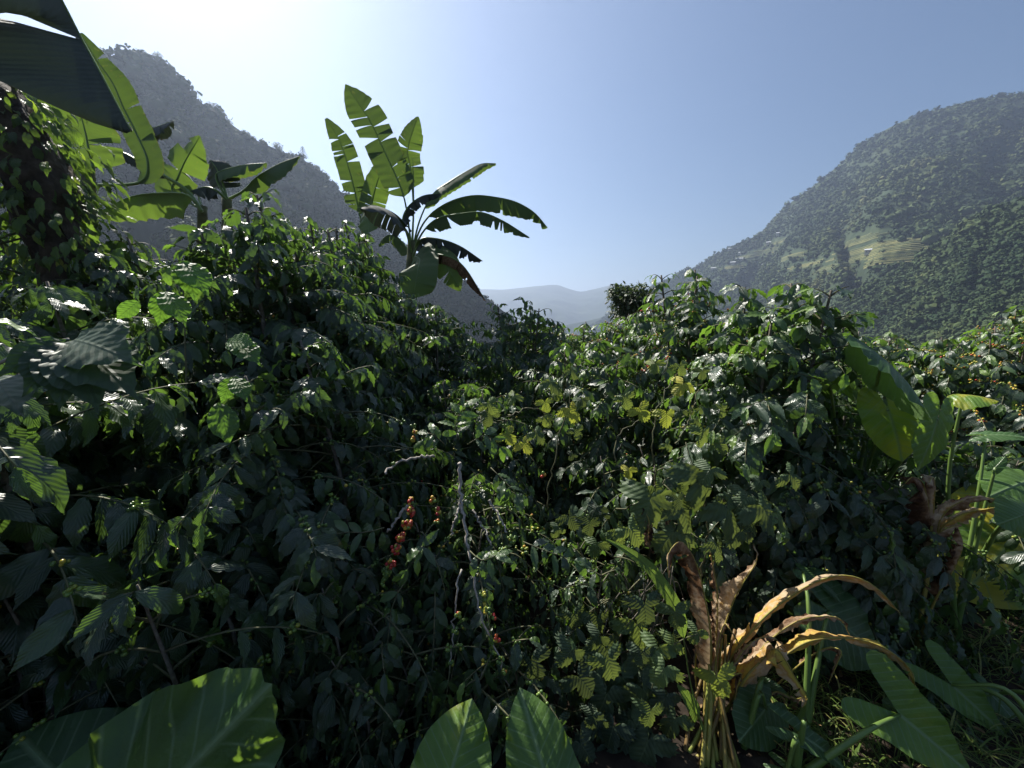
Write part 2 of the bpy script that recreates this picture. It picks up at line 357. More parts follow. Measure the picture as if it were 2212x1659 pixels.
FAR = [(500, 640, 4200), (800, 640, 4600), (960, 628, 4800), (1035, 625, 5000), (1090, 626, 5000), (1127, 622, 5100), (1165, 617, 5100), (1202, 615, 5200), (1230, 624, 5200), (1254, 630, 5200),
       (1280, 625, 5300), (1310, 618, 5300), (1330, 614, 5400), (1360, 620, 5500), (1450, 626, 5600), (1600, 640, 5800), (1900, 650, 6000)]
hill('far_hills', FAR, -158, R(16), .6, 300, 60, 30, 500, 71, 60)
MIDH = [(1000, 720, 2300), (1150, 712, 2500), (1230, 700, 2600), (1290, 688, 2700), (1330, 676, 2800), (1400, 655, 2900), (1500, 640, 3000), (1650, 630, 3100)]
hill('valley_spur', MIDH, -158, R(18), .6, 160, 50, 14, 200, 81, 30)

bvh = BVHTree.FromPolygons([tuple(v) for v in VM.reshape(-1, 3)], [tuple(f) for f in FM.tolist()])
def hit(px, py):
    d = ray(px, py); r = bvh.ray_cast(Vector((0, 0, CAMZ)), Vector(d).normalized()); return r[0]
# terraced fields cut into the mountain flank: flat treads with risers
TERR = [(1655, 545, 110, 6), (1705, 556, 90, 4), (1612, 556, 60, 4), (1865, 548, 130, 9), (1930, 534, 120, 9), (1905, 563, 120, 5), (1740, 575, 80, 4), (1790, 580, 80, 4), (1672, 527, 70, 4), (1850, 522, 90, 5),
        (1585, 577, 60, 4), (1955, 553, 90, 5)]
terr_c = []; tmb = MB()
def drop_z(x, y):
    q = bvh.ray_cast(Vector((x, y, 900)), Vector((0, 0, -1)))[0]; return None if q is None else q.z
for k, (px, py, ln, nst) in enumerate(TERR):
    p = hit(px, py)
    if p is None: continue
    out = nrm([-p.x, -p.y, 0]); side = np.array([-out[1], out[0], 0]); p0 = np.array(p)
    for s in range(nst):
        n = 16; a = ln * (1 - .1 * abs(s - nst / 2)) * random.uniform(.7, 1.1); sh = random.uniform(-10, 10); zt = p0[2] + (nst / 2 - s) * 3.6; pts = []
        for u in np.linspace(-.5, .5, n):
            c0 = p0 + side * (u * a + sh); ds = np.linspace(-70, 70, 29); zs = [drop_z(*(c0 + out * d_)[:2]) for d_ in ds]
            best = None
            for d0, d1, za, zb in zip(ds[:-1], ds[1:], zs[:-1], zs[1:]):
                if za is None or zb is None: continue
                if (za - zt) * (zb - zt) <= 0 and za != zb:
                    dd = d0 + (d1 - d0) * (za - zt) / (za - zb)
                    if best is None or abs(dd) < abs(best): best = dd
            if best is not None: pts.append(c0 + out * best)
        if len(pts) < 5: continue
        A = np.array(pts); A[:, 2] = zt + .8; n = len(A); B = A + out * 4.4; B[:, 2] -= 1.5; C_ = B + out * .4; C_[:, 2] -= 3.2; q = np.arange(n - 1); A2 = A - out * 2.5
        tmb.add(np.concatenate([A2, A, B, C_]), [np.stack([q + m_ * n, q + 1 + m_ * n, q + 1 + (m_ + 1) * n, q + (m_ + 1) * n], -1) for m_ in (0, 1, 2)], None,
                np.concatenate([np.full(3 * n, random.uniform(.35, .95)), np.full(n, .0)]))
        for w_ in A[::2]: terr_c.append((w_[0], w_[1], 0, 9.0))
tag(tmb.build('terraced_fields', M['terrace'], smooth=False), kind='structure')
tc_ = np.array(terr_c)
def no_terr(P):
    k = np.ones(len(P), bool)
    for i0 in range(0, len(P), 4000):
        Q = P[i0:i0 + 4000]; k[i0:i0 + 4000] = np.min(np.hypot(Q[:, None, 0] - tc_[None, :, 0], Q[:, None, 1] - tc_[None, :, 1]), axis=1) > 8.5
    return k | (np.random.default_rng(3).random(len(P)) < .05)
forest('mountain_forest', VM, 34000, 3.2, 8, 101, 'hazy green forest and scrub covering the tall terraced mountain', ICO1, mask=no_terr, tan=[(tuple(hit(2200, 310)), 55), (tuple(hit(2170, 345)), 35), (tuple(hit(1850, 470)), 40)])
forest('spur_forest', VS, 20000, 2.0, 4.8, 102, 'sunlit scrub and trees on the nearer green spur at right', ICO1)
forest('hill_forest', VL, 13000, 2.2, 5.2, 103, 'dark backlit forest covering the steep hill behind the banana leaves', ICO1, tufts=34)

# farmhouses on the ridge shoulder
HOUSES = [(1577, 541, 15, 'white-walled farmhouse with a shining roof beside the dark ridge trees'), (1600, 550, 14, 'small house with flat pale roof just below the ridge trees'),
          (1597, 563, 22, 'widest white house, standing under the ridge village on the shoulder'), (1583, 571, 16, 'low pale shed in front of the widest white house'),
          (1541, 583, 18, 'pale-roofed house lowest down the ridge, above the dark wood'), (1660, 528, 14, 'tiny house with bright roof at the upper edge of the terraces'),
          (1682, 508, 15, 'highest bright-roofed house on the mountain flank'), (1648, 576, 12, 'lone small white hut beside the lower terraces'), (1876, 548, 12, 'tiny pale hut in the middle of the broad terraces')]
for k, (px, py, wd, lb) in enumerate(HOUSES):
    p = hit(px, py)
    if p is None: continue
    t = thing('farmhouse', lb, 'house', (p.x, p.y, p.z + 1), 'farmhouses on the mountain')
    o = nrm([-p.x, -p.y, 0]); s = np.array([-o[1], o[0], 0]); z = np.array([0, 0, 1.0]); c = np.array([p.x, p.y, p.z + 1])
    a, b, hh = wd / 2, 4.0, 5.5
    def boxv(cx, a, b, z0, z1): return np.array([cx + s * (i_ * a) + o * (j_ * b) + z * k_ for k_ in (z0, z1) for j_ in (-1, 1) for i_ in (-1, 1)])
    BF = np.array([[0, 2, 3, 1], [4, 5, 7, 6], [0, 1, 5, 4], [2, 6, 7, 3], [0, 4, 6, 2], [1, 3, 7, 5]])
    MB().add(boxv(c, a, b, -4, hh), [BF]).build('wall', M['wall'], t, False)
    rv = np.array([c + s * (i_ * (a + .8)) + o * (j_ * (b + 1.2)) + z * (hh + (2.6 if j_ == 0 else .02) + k_) for k_ in (0, .3) for j_ in (-1, 0, 1) for i_ in (-1, 1)])
    rf = np.array([[6, 7, 9, 8], [8, 9, 11, 10], [0, 2, 3, 1], [2, 4, 5, 3], [0, 1, 7, 6], [4, 10, 11, 5]]); 
    MB().add(rv, [rf, np.array([[0, 6, 8, 2], [2, 8, 10, 4], [1, 3, 9, 7], [3, 5, 11, 9]])]).build('roof', M['roof'], t, False)
    for q in (-.5, .1, .6):
        MB().add(boxv(c + s * (q * a) + o * (b + .05), .7, .08, 1.6, 3.4), [BF]).build('window', M['opening'], t, False)

# ------------------------------------------------------------------ leaf shapes
def leaf_tpl(nu, nv, wid=.40, droop=.25, fold=.25, wave=.03, wn=6, twist=0.0, corr=0.0, seed=0):
    v = np.linspace(0, 1, nv); u = np.linspace(-1, 1, nu)
    prof = np.sin(math.pi * np.clip(v, 0, 1) ** .86) ** .85 * (1 - .62 * np.clip((v - .66) / .26, 0, 1) ** 1.1)
    prof = np.maximum(prof, .03); prof[-1] = .015
    VV, UU = np.meshgrid(v, u, indexing='ij'); Wd = (wid / 2) * prof[:, None]
    x = UU * Wd; a = droop * VV ** 1.6
    y = VV * np.cos(a * .9); z = -np.sin(a) * VV * .8 + fold * np.abs(x) + wave * np.sin(VV * wn * 6.283 + seed + (UU > 0) * 1.3) * np.abs(UU) ** 1.5
    z = z + corr * np.abs(np.sin((VV - .3 * np.abs(UU)) * 9 * math.pi)) * (1 - np.abs(UU) * .5) - .5 * np.abs(x) ** 2
    z = z + twist * x * VV
    V = np.stack([x, y, z], -1).reshape(-1, 3); i, j = np.meshgrid(np.arange(nv - 1), np.arange(nu - 1), indexing='ij')
    Fq = np.stack([i * nu + j, i * nu + j + 1, (i + 1) * nu + j + 1, (i + 1) * nu + j], -1).reshape(-1, 4)
    return V, Fq, np.stack([UU * .5 * prof[:, None], VV], -1).reshape(-1, 2)
def leaf_set(nu, nv, wid, corr=0.0):
    return [leaf_tpl(nu, nv, wid * ww, dr, fo, wv, wn, tw, corr, k) for k, (ww, dr, fo, wv, wn, tw) in enumerate(
        [(1, .35, .28, .032, 5, .1), (1.1, .75, .2, .042, 4, -.3), (.85, .2, .45, .026, 6, .3), (1, 1.0, .1, .046, 4, 0), (.95, .6, -.15, .036, 5, .5), (1.15, .35, .3, .040, 3, -.5)])]
COFN, COFM, COFF = leaf_set(7, 15, .35, .005), leaf_set(5, 10, .34), leaf_set(3, 6, .36)
def put_leaves(mb, tpls, P, D, N, L, tone, seed=0):
    P, D, N, L = np.asarray(P), nrm(D), np.asarray(N), np.asarray(L); tone = np.asarray(tone)
    Xd = nrm(np.cross(D, N)); N = np.cross(Xd, D)
    pick = np.random.default_rng(abs(seed)).integers(0, len(tpls), len(P))
    for k, (V, Fq, uv) in enumerate(tpls):
        s = pick == k; n = int(s.sum())
        if not n: continue
        A = P[s][:, None] + L[s][:, None, None] * (V[None, :, :1] * Xd[s][:, None] + V[None, :, 1:2] * D[s][:, None] + V[None, :, 2:] * N[s][:, None])
        mb.add(A.reshape(-1, 3), [(Fq[None] + (np.arange(n) * len(V))[:, None, None]).reshape(-1, 4)], np.tile(uv, (n, 1)), np.repeat(tone[s], len(V)))

CLEAR = [(.40, 1.75, 1.74, -1, 9), (1.72, 3.6, 2.05, 1.05, 9), (-.58, .42, 1.60, .7, 9), (-1.7, -.3, 1.14, -1, .92), (-.3, .4, 1.15, -1, .9)]   # open strips beside the path: x from, x to, how far, z from, z to
def in_clear(P):
    P = np.atleast_2d(P); k = np.zeros(len(P), bool)
    for x0, x1, y1, z0, z1 in CLEAR: k |= (P[:, 0] > x0) & (P[:, 0] < x1) & (P[:, 1] < y1) & (P[:, 2] > z0) & (P[:, 2] < z1)
    return k
def coffee(label, x, y, h, r, leaf=.14, lod=1, stems=3, seed=0, young=.12, berries=.3, btone=.25, droop=.5, base_cut=.12, dens=1.0, group='coffee shrubs', lean=(0, 0), internode=.062, proto_z=None, up=.25):
    rg = np.random.default_rng(abs(seed) + 1000); z0 = float(gz(x, y)) if proto_z is None else proto_z
    t = thing('coffee_shrub', label, 'coffee shrub', (x, y, z0), group)
    P, D, N, L, T = [], [], [], [], []; tb, bb = MB(), MB(); berries_p, berries_t = [], []
    tr = MB(); cx = np.array([x, y, z0])
    for s in range(stems):
        az = s * 2 * math.pi / stems + rg.uniform(-.4, .4); hh = h * rg.uniform(.86, 1.0) if s else h
        top = cx + np.array([math.cos(az) * r * .35 * (s > 0) + lean[0], math.sin(az) * r * .35 * (s > 0) + lean[1], hh - .05])
        mid = cx + np.array([math.cos(az) * r * .22, math.sin(az) * r * .22, hh * .5]) + rg.normal(0, .03, 3)
        st = spline([cx + np.array([math.cos(az), math.sin(az), 0]) * .05, mid, top], 16)
        tube(tr, st, np.linspace(.022, .006, 16) * (h / 2), 6)
        nl = int(hh * (1 - base_cut) / .075 * dens); az0 = rg.uniform(0, 3)
        for k in range(nl):
            f = base_cut + (1 - base_cut) * (k + rg.uniform(0, .6)) / nl; f = min(f, .995)
            q = f * 15; iq = int(min(q, 14)); o = st[iq] + (st[iq + 1] - st[iq]) * (q - iq)
            for sgn in (0, math.pi):
                a = az0 + sgn + k * 1.75 + rg.uniform(-.35, .35)
                bl = r * rg.uniform(.75, 1.1) * (np.clip((1 - f) * 3.2, .16, 1)) * (.75 + .25 * min(1, f * 3))
                e = up + .55 * f ** 3 + rg.uniform(-.2, .2); dr = droop * (1.25 - .5 * f) * rg.uniform(.6, 1.4)
                od = np.array([math.cos(a), math.sin(a), 0]); m = 9; tt = np.linspace(0, 1, m)[:, None]
                bp = o + bl * (od * (tt * math.cos(e) * (1 - .18 * dr * tt ** 2)) + np.array([0, 0, 1]) * (math.sin(e) * tt - dr * tt ** 2)) + np.array([-od[1], od[0], 0]) * (rg.uniform(-.12, .12) * bl * tt ** 2)
                gm = gz(bp[:, 0], bp[:, 1]) + .05; bp[:, 2] = np.maximum(bp[:, 2], gm)
                if in_clear(bp[-3:]).any(): continue
                tube(tb, bp, np.linspace(.006, .002, m), 3)
                tang = nrm(np.gradient(bp, axis=0)); nn = max(2, int(bl / internode)); 
                bare = rg.uniform(.1, .4) if bl > .3 else .0
                for g in range(nn):
                    ff = (g + 1) / nn
                    qq = ff * (m - 1); ig = int(min(qq, m - 2)); pp = bp[ig] + (bp[ig + 1] - bp[ig]) * (qq - ig); tg = tang[ig]
                    if ff < bare:
                        continue
                    side = nrm(np.cross(tg, [0, 0, 1]) + rg.normal(0, .15, 3))
                    term = g == nn - 1
                    for sg in (-1, 1):
                        if rg.random() < .07: continue
                        d = side * sg * (.35 if term else .85) + tg * (.9 if term else .5) + np.array([0, 0, -rg.uniform(.25, 1.25)])
                        P.append(pp); D.append(d + rg.normal(0, .12, 3)); N.append(np.array([0, 0, 1]) + od * .75 + rg.normal(0, .28, 3))
                        yg = term and f > .55 and rg.random() < young * 3
                        L.append(leaf * rg.uniform(.7, 1.18) * (.75 if term else 1)); T.append(np.clip((rg.uniform(.75, 1) if yg else rg.normal(.38, .13)), 0, 1))
                    if rg.random() < berries and ff < .85 and f < .9:
                        for _ in range(rg.integers(3, 9)):
                            berries_p.append(pp + rg.normal(0, .010, 3) + np.array([0, 0, .002])); berries_t.append(np.clip(btone + rg.normal(0, .16), 0, 1))
    P = np.array(P); D = np.array(D); N = np.array(N); L = np.array(L); T = np.array(T)
    k = np.linalg.norm(P - np.array([0, 0, CAMZ]), axis=1) > .62; k &= P[:, 1] > .25; k &= ~in_clear(P + D * L[:, None] * .7)
    P, D, N, L, T = P[k], D[k], N[k], L[k], T[k]
    tr.build('trunk', M['bark'], t); tb.build('branches', M['twig'], t)
    mb = MB(); put_leaves(mb, (COFF, COFM, COFN)[lod], P, D, N, L, T, seed); mb.build('foliage', M['coffee'], t)
    if len(berries_p) > 140:
        bp_ = np.array(berries_p); bv, bf = ICO1 if lod > 0 else ICO1
        rad = rg.uniform(.0065, .0095, len(bp_))
        VV = bp_[:, None] + bv[None] * rad[:, None, None]
        bb.add(VV.reshape(-1, 3), [(bf[None] + (np.arange(len(bp_)) * len(bv))[:, None, None]).reshape(-1, 3)], None, np.repeat(berries_t, len(bv)))
        tag(bb.build('cherries', M['berry'], t), kind='stuff')
    return t
def copy_thing(src, label, loc, rot, scale=1.0):
    c = src.copy(); COL.objects.link(c); c.location = tuple(float(a) for a in loc); c.rotation_euler = (0, 0, rot); c.scale = (scale,) * 3; c['label'] = label
    for ch in src.children:
        d = ch.copy(); COL.objects.link(d); d.parent = c
    return c

# ------------------------------------------------------------------ generic long blade (banana, ginger)
def blade(parent, name, pts, hw, up, pf=.2, fold=(.3, .3), tears=6, gap=.25, seed=0, mat='banana', tone=.5, crumple=0.0, sides=(1, 1), midr=.018, curl=.4, midmat='petiole', n=64, tipw=.3, label=None, vfreq=1.0, wav=0.009):
    rg = np.random.default_rng(abs(seed) + 77); S0 = spline(pts, n); T = nrm(np.gradient(S0, axis=0))
    U = np.asarray(up, float); U = np.broadcast_to(U, S0.shape)
    S = nrm(np.cross(T, U)); Nn = np.cross(S, T); length = np.linalg.norm(np.diff(S0, axis=0), axis=1).sum(); arc = np.linspace(0, length, n)
    def at(A, b):
        q = np.clip((pf + (1 - pf) * np.clip(b, 0, 1)) * (n - 1), 0, n - 1.001); i = q.astype(int); f = (q - i)[..., None]; return A[i] * (1 - f) + A[i + 1] * f
    mb = MB(); nu = 7
    for si, sg in enumerate((-1, 1)):
        if not sides[si]: continue
        nt_ = tears if tears else 0
        cuts = np.sort(np.concatenate([[0, 1], rg.uniform(.06, .95, nt_)]))
        for a, b in zip(cuts[:-1], cuts[1:]):
            if b - a < .008: continue
            m = max(3, int((b - a) * n * 1.1)); bb = np.linspace(a, b, m); uu = np.linspace(0, 1, nu)
            B, Uu = np.meshgrid(bb, uu, indexing='ij')
            c = (a + b) / 2; g = gap * 1.5 * rg.uniform(.0, 1) ** 2.2 if tears else 0
            Bo = c + (B - c) * (1 - g * Uu ** 1.5) + Uu * rg.uniform(.0, .05)
            w_ = hw * sides[si] * np.clip(B / .10, 0.02, 1) ** .5 * np.clip(1 - np.clip((B - (1 - tipw * 1.6)) / (tipw * 1.6), 0, 1) ** 2.2, .02, 1)
            if tears: w_ = w_ * rg.uniform(.92, 1.04)
            if crumple: w_ = w_ * (1 + .16 * Uu * fbm(B * 26 + seed, sg, 0, seed, 3))
            ang = fold[si] + rg.normal(0, .11 if tears else .02) + curl * Uu ** 1.5 + wav * 6 * np.sin(B * 37 + seed) * Uu
            # integrate the curled cross-section
            du = 1 / (nu - 1); ca = np.cumsum(np.cos(ang), axis=1) * du - np.cos(ang) * du; sa = np.cumsum(np.sin(ang), axis=1) * du - np.sin(ang) * du
            base, s_, n_ = at(S0, Bo), at(S, Bo), at(Nn, Bo)
            V = base + (sg * ca * w_)[..., None] * s_ - (sa * w_)[..., None] * n_
            V = V + n_ * (wav * hw * 3 * np.sin(B * length / hw * 9 + seed + sg) * Uu)[..., None]
            if crumple:
                cs = 1 / (hw * .55)
                for ax in range(3): V[..., ax] += crumple * fbm(V[..., 0] * cs + ax * 9, V[..., 1] * cs, V[..., 2] * cs + seed, seed, 3) * (.25 + Uu)
            i, j = np.meshgrid(np.arange(m - 1), np.arange(nu - 1), indexing='ij')
            Fq = np.stack([i * nu + j, i * nu + j + 1, (i + 1) * nu + j + 1, (i + 1) * nu + j], -1).reshape(-1, 4)
            if sg > 0: Fq = Fq[:, ::-1]
            tn = tone + (.26 * (.5 - Uu) + .22 * (fbm(B * 5 + seed, Uu * 2 + sg, 0, seed, 2)) if crumple else .06 * rg.normal())
            mb.add(V, [Fq], np.stack([sg * Uu, B * length / hw * vfreq], -1), np.clip(tn, 0, 1).reshape(-1) if crumple else tn)
    o = mb.build(name, M[mat], parent)
    if label: o['label'] = label
    if midr:
        tb = MB(); rad = midr * np.clip(1 - np.linspace(0, 1, n) * .85, .12, 1); tube(tb, S0 - Nn * rad[:, None] * .5, rad, 6, .5)
        tb.build('midrib', M[midmat], o)
    return o

# ------------------------------------------------------------------ generic radial leaf (taro, lobed vine)
TARO = np.array([(0, 1), (.06, .955), (.17, .87), (.30, .72), (.40, .54), (.455, .34), (.48, .12), (.47, -.1), (.42, -.30), (.31, -.44), (.18, -.45), (.07, -.33), (.015, -.10)])
ARROW = np.array([(0, 1), (.06, .86), (.14, .66), (.22, .44), (.27, .22), (.29, .0), (.33, -.22), (.37, -.45), (.34, -.62), (.25, -.66), (.16, -.52), (.08, -.28), (.015, -.06)])
def lobed(seed=0, nl=5):
    a = np.linspace(0, math.pi * .93, 46); rgx = np.random.default_rng(seed)
    lob = np.abs(np.cos(a * 1.62 + .0)) ** 1.0; r = (.32 + .68 * lob) * (1 - .40 * a / math.pi) * (1 + .2 * np.where(np.arange(46) % 3 == 0, .4, -.2)) + rgx.uniform(-.03, .03, 46)
    return np.stack([np.sin(a) * r, np.cos(a) * r], -1)
def radial_leaf(J, tip, Nh, outline, wr=1.0, cup=.5, droop=.25, wav=.03, wn=7, rings=8, na=13, seed=0, mb=None, tone=.5, fold=0.0, tonevar=0.0):
    J, tip = np.asarray(J, float), np.asarray(tip, float); Dv = tip - J; L = np.linalg.norm(Dv); Dn = Dv / L
    Xn = nrm(np.cross(Dn, Nh)); Nn = np.cross(Xn, Dn)
    if len(outline) < 30:
        o = spline(np.column_stack([outline, np.zeros(len(outline))]), na * 3)[:, :2]
    else: o = outline
    half = o * np.array([wr, 1.0]); full = np.concatenate([half[::-1] * np.array([-1, 1]), half[1:]]); m = len(full)
    rings = rings * 2 if rings > 6 else rings; rho = np.linspace(0, 1, rings + 1); x = rho[:, None] * full[None, :, 0]; y = rho[:, None] * full[None, :, 1]
    th = np.arctan2(full[:, 0], full[:, 1])[None]
    z = fold * np.abs(x) - cup * x ** 2 - droop * y * np.abs(y) * np.where(y > 0, 1, -1.2) + wav * rho[:, None] ** 3 * np.sin(th * wn + seed)
    z = z + .014 * rho[:, None] * np.abs(np.sin((y - .75 * np.abs(x)) * 7 * math.pi)) + wav * .5 * rho[:, None] ** 4 * np.sin(th * wn * 2.7 + seed * 2) * 1.0
    V = J + L * (x[..., None] * Xn + y[..., None] * Dn + z[..., None] * Nn)
    i, j = np.meshgrid(np.arange(rings), np.arange(m - 1), indexing='ij')
    Fq = np.stack([i * m + j, (i + 1) * m + j, (i + 1) * m + j + 1, i * m + j + 1], -1).reshape(-1, 4)[:, ::-1]
    own = mb is None
    if own: mb = MB()
    tn = np.full(x.size, tone) if not tonevar else np.clip(tone + tonevar * (fbm(x * 2.2 + seed, y * 2.2, 0, seed, 3) + .6 * rho[:, None] ** 3 - .2), 0, 1).reshape(-1)
    mb.add(V, [Fq], np.stack([x, y], -1).reshape(-1, 2), tn)
    return mb
def curve3(a, b, sag, n=14, bow=(0, 0, 0)):
    a, b = np.asarray(a, float), np.asarray(b, float); m = (a + b) / 2 + np.array([0, 0, sag]) + np.asarray(bow); return spline([a, m, b], n)
def taro(label, base, leaves, group='elephant ear plants', name='elephant_ear_plant', mat='taro'):
    """leaves: (junction, tip, normal, opts)"""
    base = np.asarray(base, float); t = thing(name, label, 'plant', base, group)
    for k, (J, tip, Nh, op) in enumerate(leaves):
        op = dict(op); out = op.pop('outline', TARO); bow = op.pop('bow', (0, 0, .08)); lab = op.pop('label', None); pr = op.pop('pr', .011)
        mb = radial_leaf(J, tip, Nh, out, seed=k * 3 + 1, rings=10, na=16, **op); o = mb.build('leaf', M[mat], t)
        if lab: o['label'] = lab
        tb = MB(); c = curve3(base, J, .1, 16, bow); tube(tb, c, np.linspace(pr * 1.5, pr * .6, 16), 7); tb.build('stalk', M['petiole'], t)
    return t
cam_p = np.array([0, 0, CAMZ])
def tocam(p, up=0.5, right=0.0):
    v = nrm(cam_p - np.asarray(p)); return nrm(v + np.array([right, 0, up]))
#@@PLANTS
M['vine'] = leaf_mat('vine_leaf', [(0, (.035, .06, .025)), (.5, (.07, .12, .035)), (.8, (.13, .20, .04)), (1, (.32, .28, .05))], (.08, .12, .05), (.26, .44, .03), .42, .5, 6, .8, .1, (.1, .15, .05), .3, .5, .4)
# ------------------------------------------------------------------ coffee shrubs
def CF(label, px, Yd, h, r, leaf, lod, **k):
    x = (px - 1106) / FPX * Yd * 1.02
    return coffee(label, x, Yd, h, r, leaf, lod, seed=int(px) + int(Yd * 10), **k)
# the dark bank on the left
CF('tall dark coffee shrub behind the big leafy sprig at the left edge', 150, 2.0, 2.05, 1.0, .19, 2, stems=4, young=.05, dens=1.1)
CF('glossy coffee shrub under the drooping banana leaves at far left', -120, 1.3, 2.0, .8, .20, 2, stems=3, young=.05)
CF('coffee shrub with backlit bright green leaf pairs, left of the tallest shrub', 330, 2.9, 2.45, 1.0, .16, 2, stems=4, young=.2)
CF('tallest dark coffee shrub, its crown glinting beside the banana with many leaves', 600, 2.75, 2.78, .95, .145, 2, stems=5, young=.12, dens=1.2)
CF('coffee shrub behind the tallest shrub, touching the banana stem', 770, 3.9, 2.95, .85, .14, 1, stems=4, young=.15)
CF('dense dark coffee shrub whose right edge borders the sunlit gap', 660, 2.0, 1.85, .85, .14, 2, stems=4, young=.06, dens=1.2)
CF('low shaded coffee shrub with the largest leaves, above the big elephant ear leaf', 330, 1.35, 1.15, .72, .165, 2, stems=4, young=.08, droop=.65)
CF('low shaded coffee shrub in the bottom left corner', -120, 1.2, 1.1, .65, .17, 2, stems=3, young=.05, droop=.6)
CF('coffee shrub with small twigs of green cherries left of the bare-stemmed shrub', 690, 1.55, .95, .6, .125, 2, stems=4, young=.15, berries=.35, droop=.6)
CF('coffee shrub beside the vine-covered trunk', 60, 3.4, 2.4, 1.1, .16, 1, stems=4)
# the middle
CF('slender tall coffee shrub covering the foot of the tall banana on its left', 810, 4.3, 2.9, .8, .13, 1, stems=4, young=.15, dens=1.2)
CF('dark coffee shrub filling the bank between the two banana stems and the glinting shrub', 735, 3.1, 2.62, .75, .135, 1, stems=4, young=.1, dens=1.1)
CF('coffee shrub with sparse glinting leaves just right of the banana stem', 950, 4.3, 2.18, .95, .12, 1, stems=5, young=.2, dens=1.1)
CF('broad coffee shrub on the skyline in front of the far hills', 1130, 4.9, 2.25, 1.0, .12, 1, stems=5, young=.25, dens=1.1)
CF('mid-sized coffee shrub behind the bare-stemmed shrub', 1010, 3.1, 1.45, .85, .115, 2, stems=5, young=.2, berries=.3, dens=1.15)
CF('coffee shrub with large hanging leaves in front of the valley gap', 1290, 3.3, 1.8, .85, .14, 1, stems=4, young=.25, dens=1.15)
CF('small coffee shrub at the foot of the valley gap', 1260, 5.6, 2.12, .9, .13, 1, stems=4, young=.2)
bare = CF('low coffee shrub with bare grey stems and ripe red cherries', 985, 2.0, 1.1, .78, .105, 2, stems=6, young=.35, berries=.35, btone=.3, droop=.85, base_cut=.3, up=.35)
CF('shadowed coffee shrub behind the withered ginger', 1390, 2.5, 1.15, .75, .125, 1, stems=4, young=.1, droop=.7)
CF('ankle-high coffee seedling behind the pair of dappled leaves', 1060, 1.5, .6, .5, .11, 2, stems=3, young=.1, base_cut=.05)
CF('knee-high coffee seedling right of the big corner leaf', 760, 1.45, .7, .55, .12, 2, stems=3, young=.1, base_cut=.05)
CF('knee-high coffee seedling in the dark hollow left of the withered ginger', 1330, 1.95, .75, .55, .11, 2, stems=3, young=.1, base_cut=.05)
# right of the gap
CF('coffee shrub carrying dull red cherries, topping the skyline left of the sunlit shrub', 1480, 3.5, 2.42, .8, .135, 1, stems=4, young=.2, berries=.5, btone=.55, dens=1.15)
CF('sunlit full coffee shrub with light green crown beside the elephant ears', 1680, 2.4, 2.2, .74, .155, 2, stems=5, young=.4, berries=.5, btone=.25, dens=1.2)
CF('low coffee shrub spreading its branches down to the right above the arched dead leaves', 1800, 2.3, 1.2, .95, .14, 2, stems=5, young=.12, droop=.9, dens=1.1)
CF('coffee shrub hidden behind the sunlit full shrub, with a narrow dark top', 1800, 3.2, 2.0, .6, .13, 1, stems=3, young=.15)
O1 = CF('coffee shrub laden with yellow cherries behind the topmost elephant ear leaf', 2010, 3.6, 1.72, 1.0, .14, 1, stems=5, young=.3, berries=.75, btone=.5, dens=1.1)
O2 = CF('coffee shrub laden with yellow cherries at the right edge', 2230, 3.3, 1.85, 1.0, .14, 1, stems=5, young=.3, berries=.75, btone=.52, dens=1.1)
CF('shaded low coffee shrub behind the elephant ear stalks', 2130, 2.7, 1.05, .8, .13, 1, stems=4, young=.1)
far_l = ['coffee shrub on the lower terrace behind the skyline shrub', 'coffee shrub in the row below the round tree', 'coffee shrub between the round tree and the dull red cherries',
         'coffee shrub in the back row under the green spur', 'coffee shrub behind the yellow cherries, nearest the spur', 'tallest coffee shrub of the back row at right',
         'coffee shrub low behind the banana with many leaves', 'coffee shrub on the slope left of the banana stem', 'coffee shrub at the bank above the left shrubs', 'coffee shrub behind the narrow dark top']
far_p = [(1200, 6.2, 1.25), (1350, 5.8, 1.22), (1425, 5.0, 1.3), (1900, 5.0, .92), (2060, 4.8, .95), (2260, 4.7, 1.08), (880, 6.2, 1.05), (700, 5.6, 1.2), (430, 4.6, 1.05), (1760, 5.2, 1.0)]
for k, (px, yy, s) in enumerate(far_p):
    xx = (px - 1106) / FPX * yy * 1.02
    copy_thing((O1, O2)[k % 2], far_l[k], (xx, yy, float(gz(xx, yy))), k * 2.1 + .7, s)

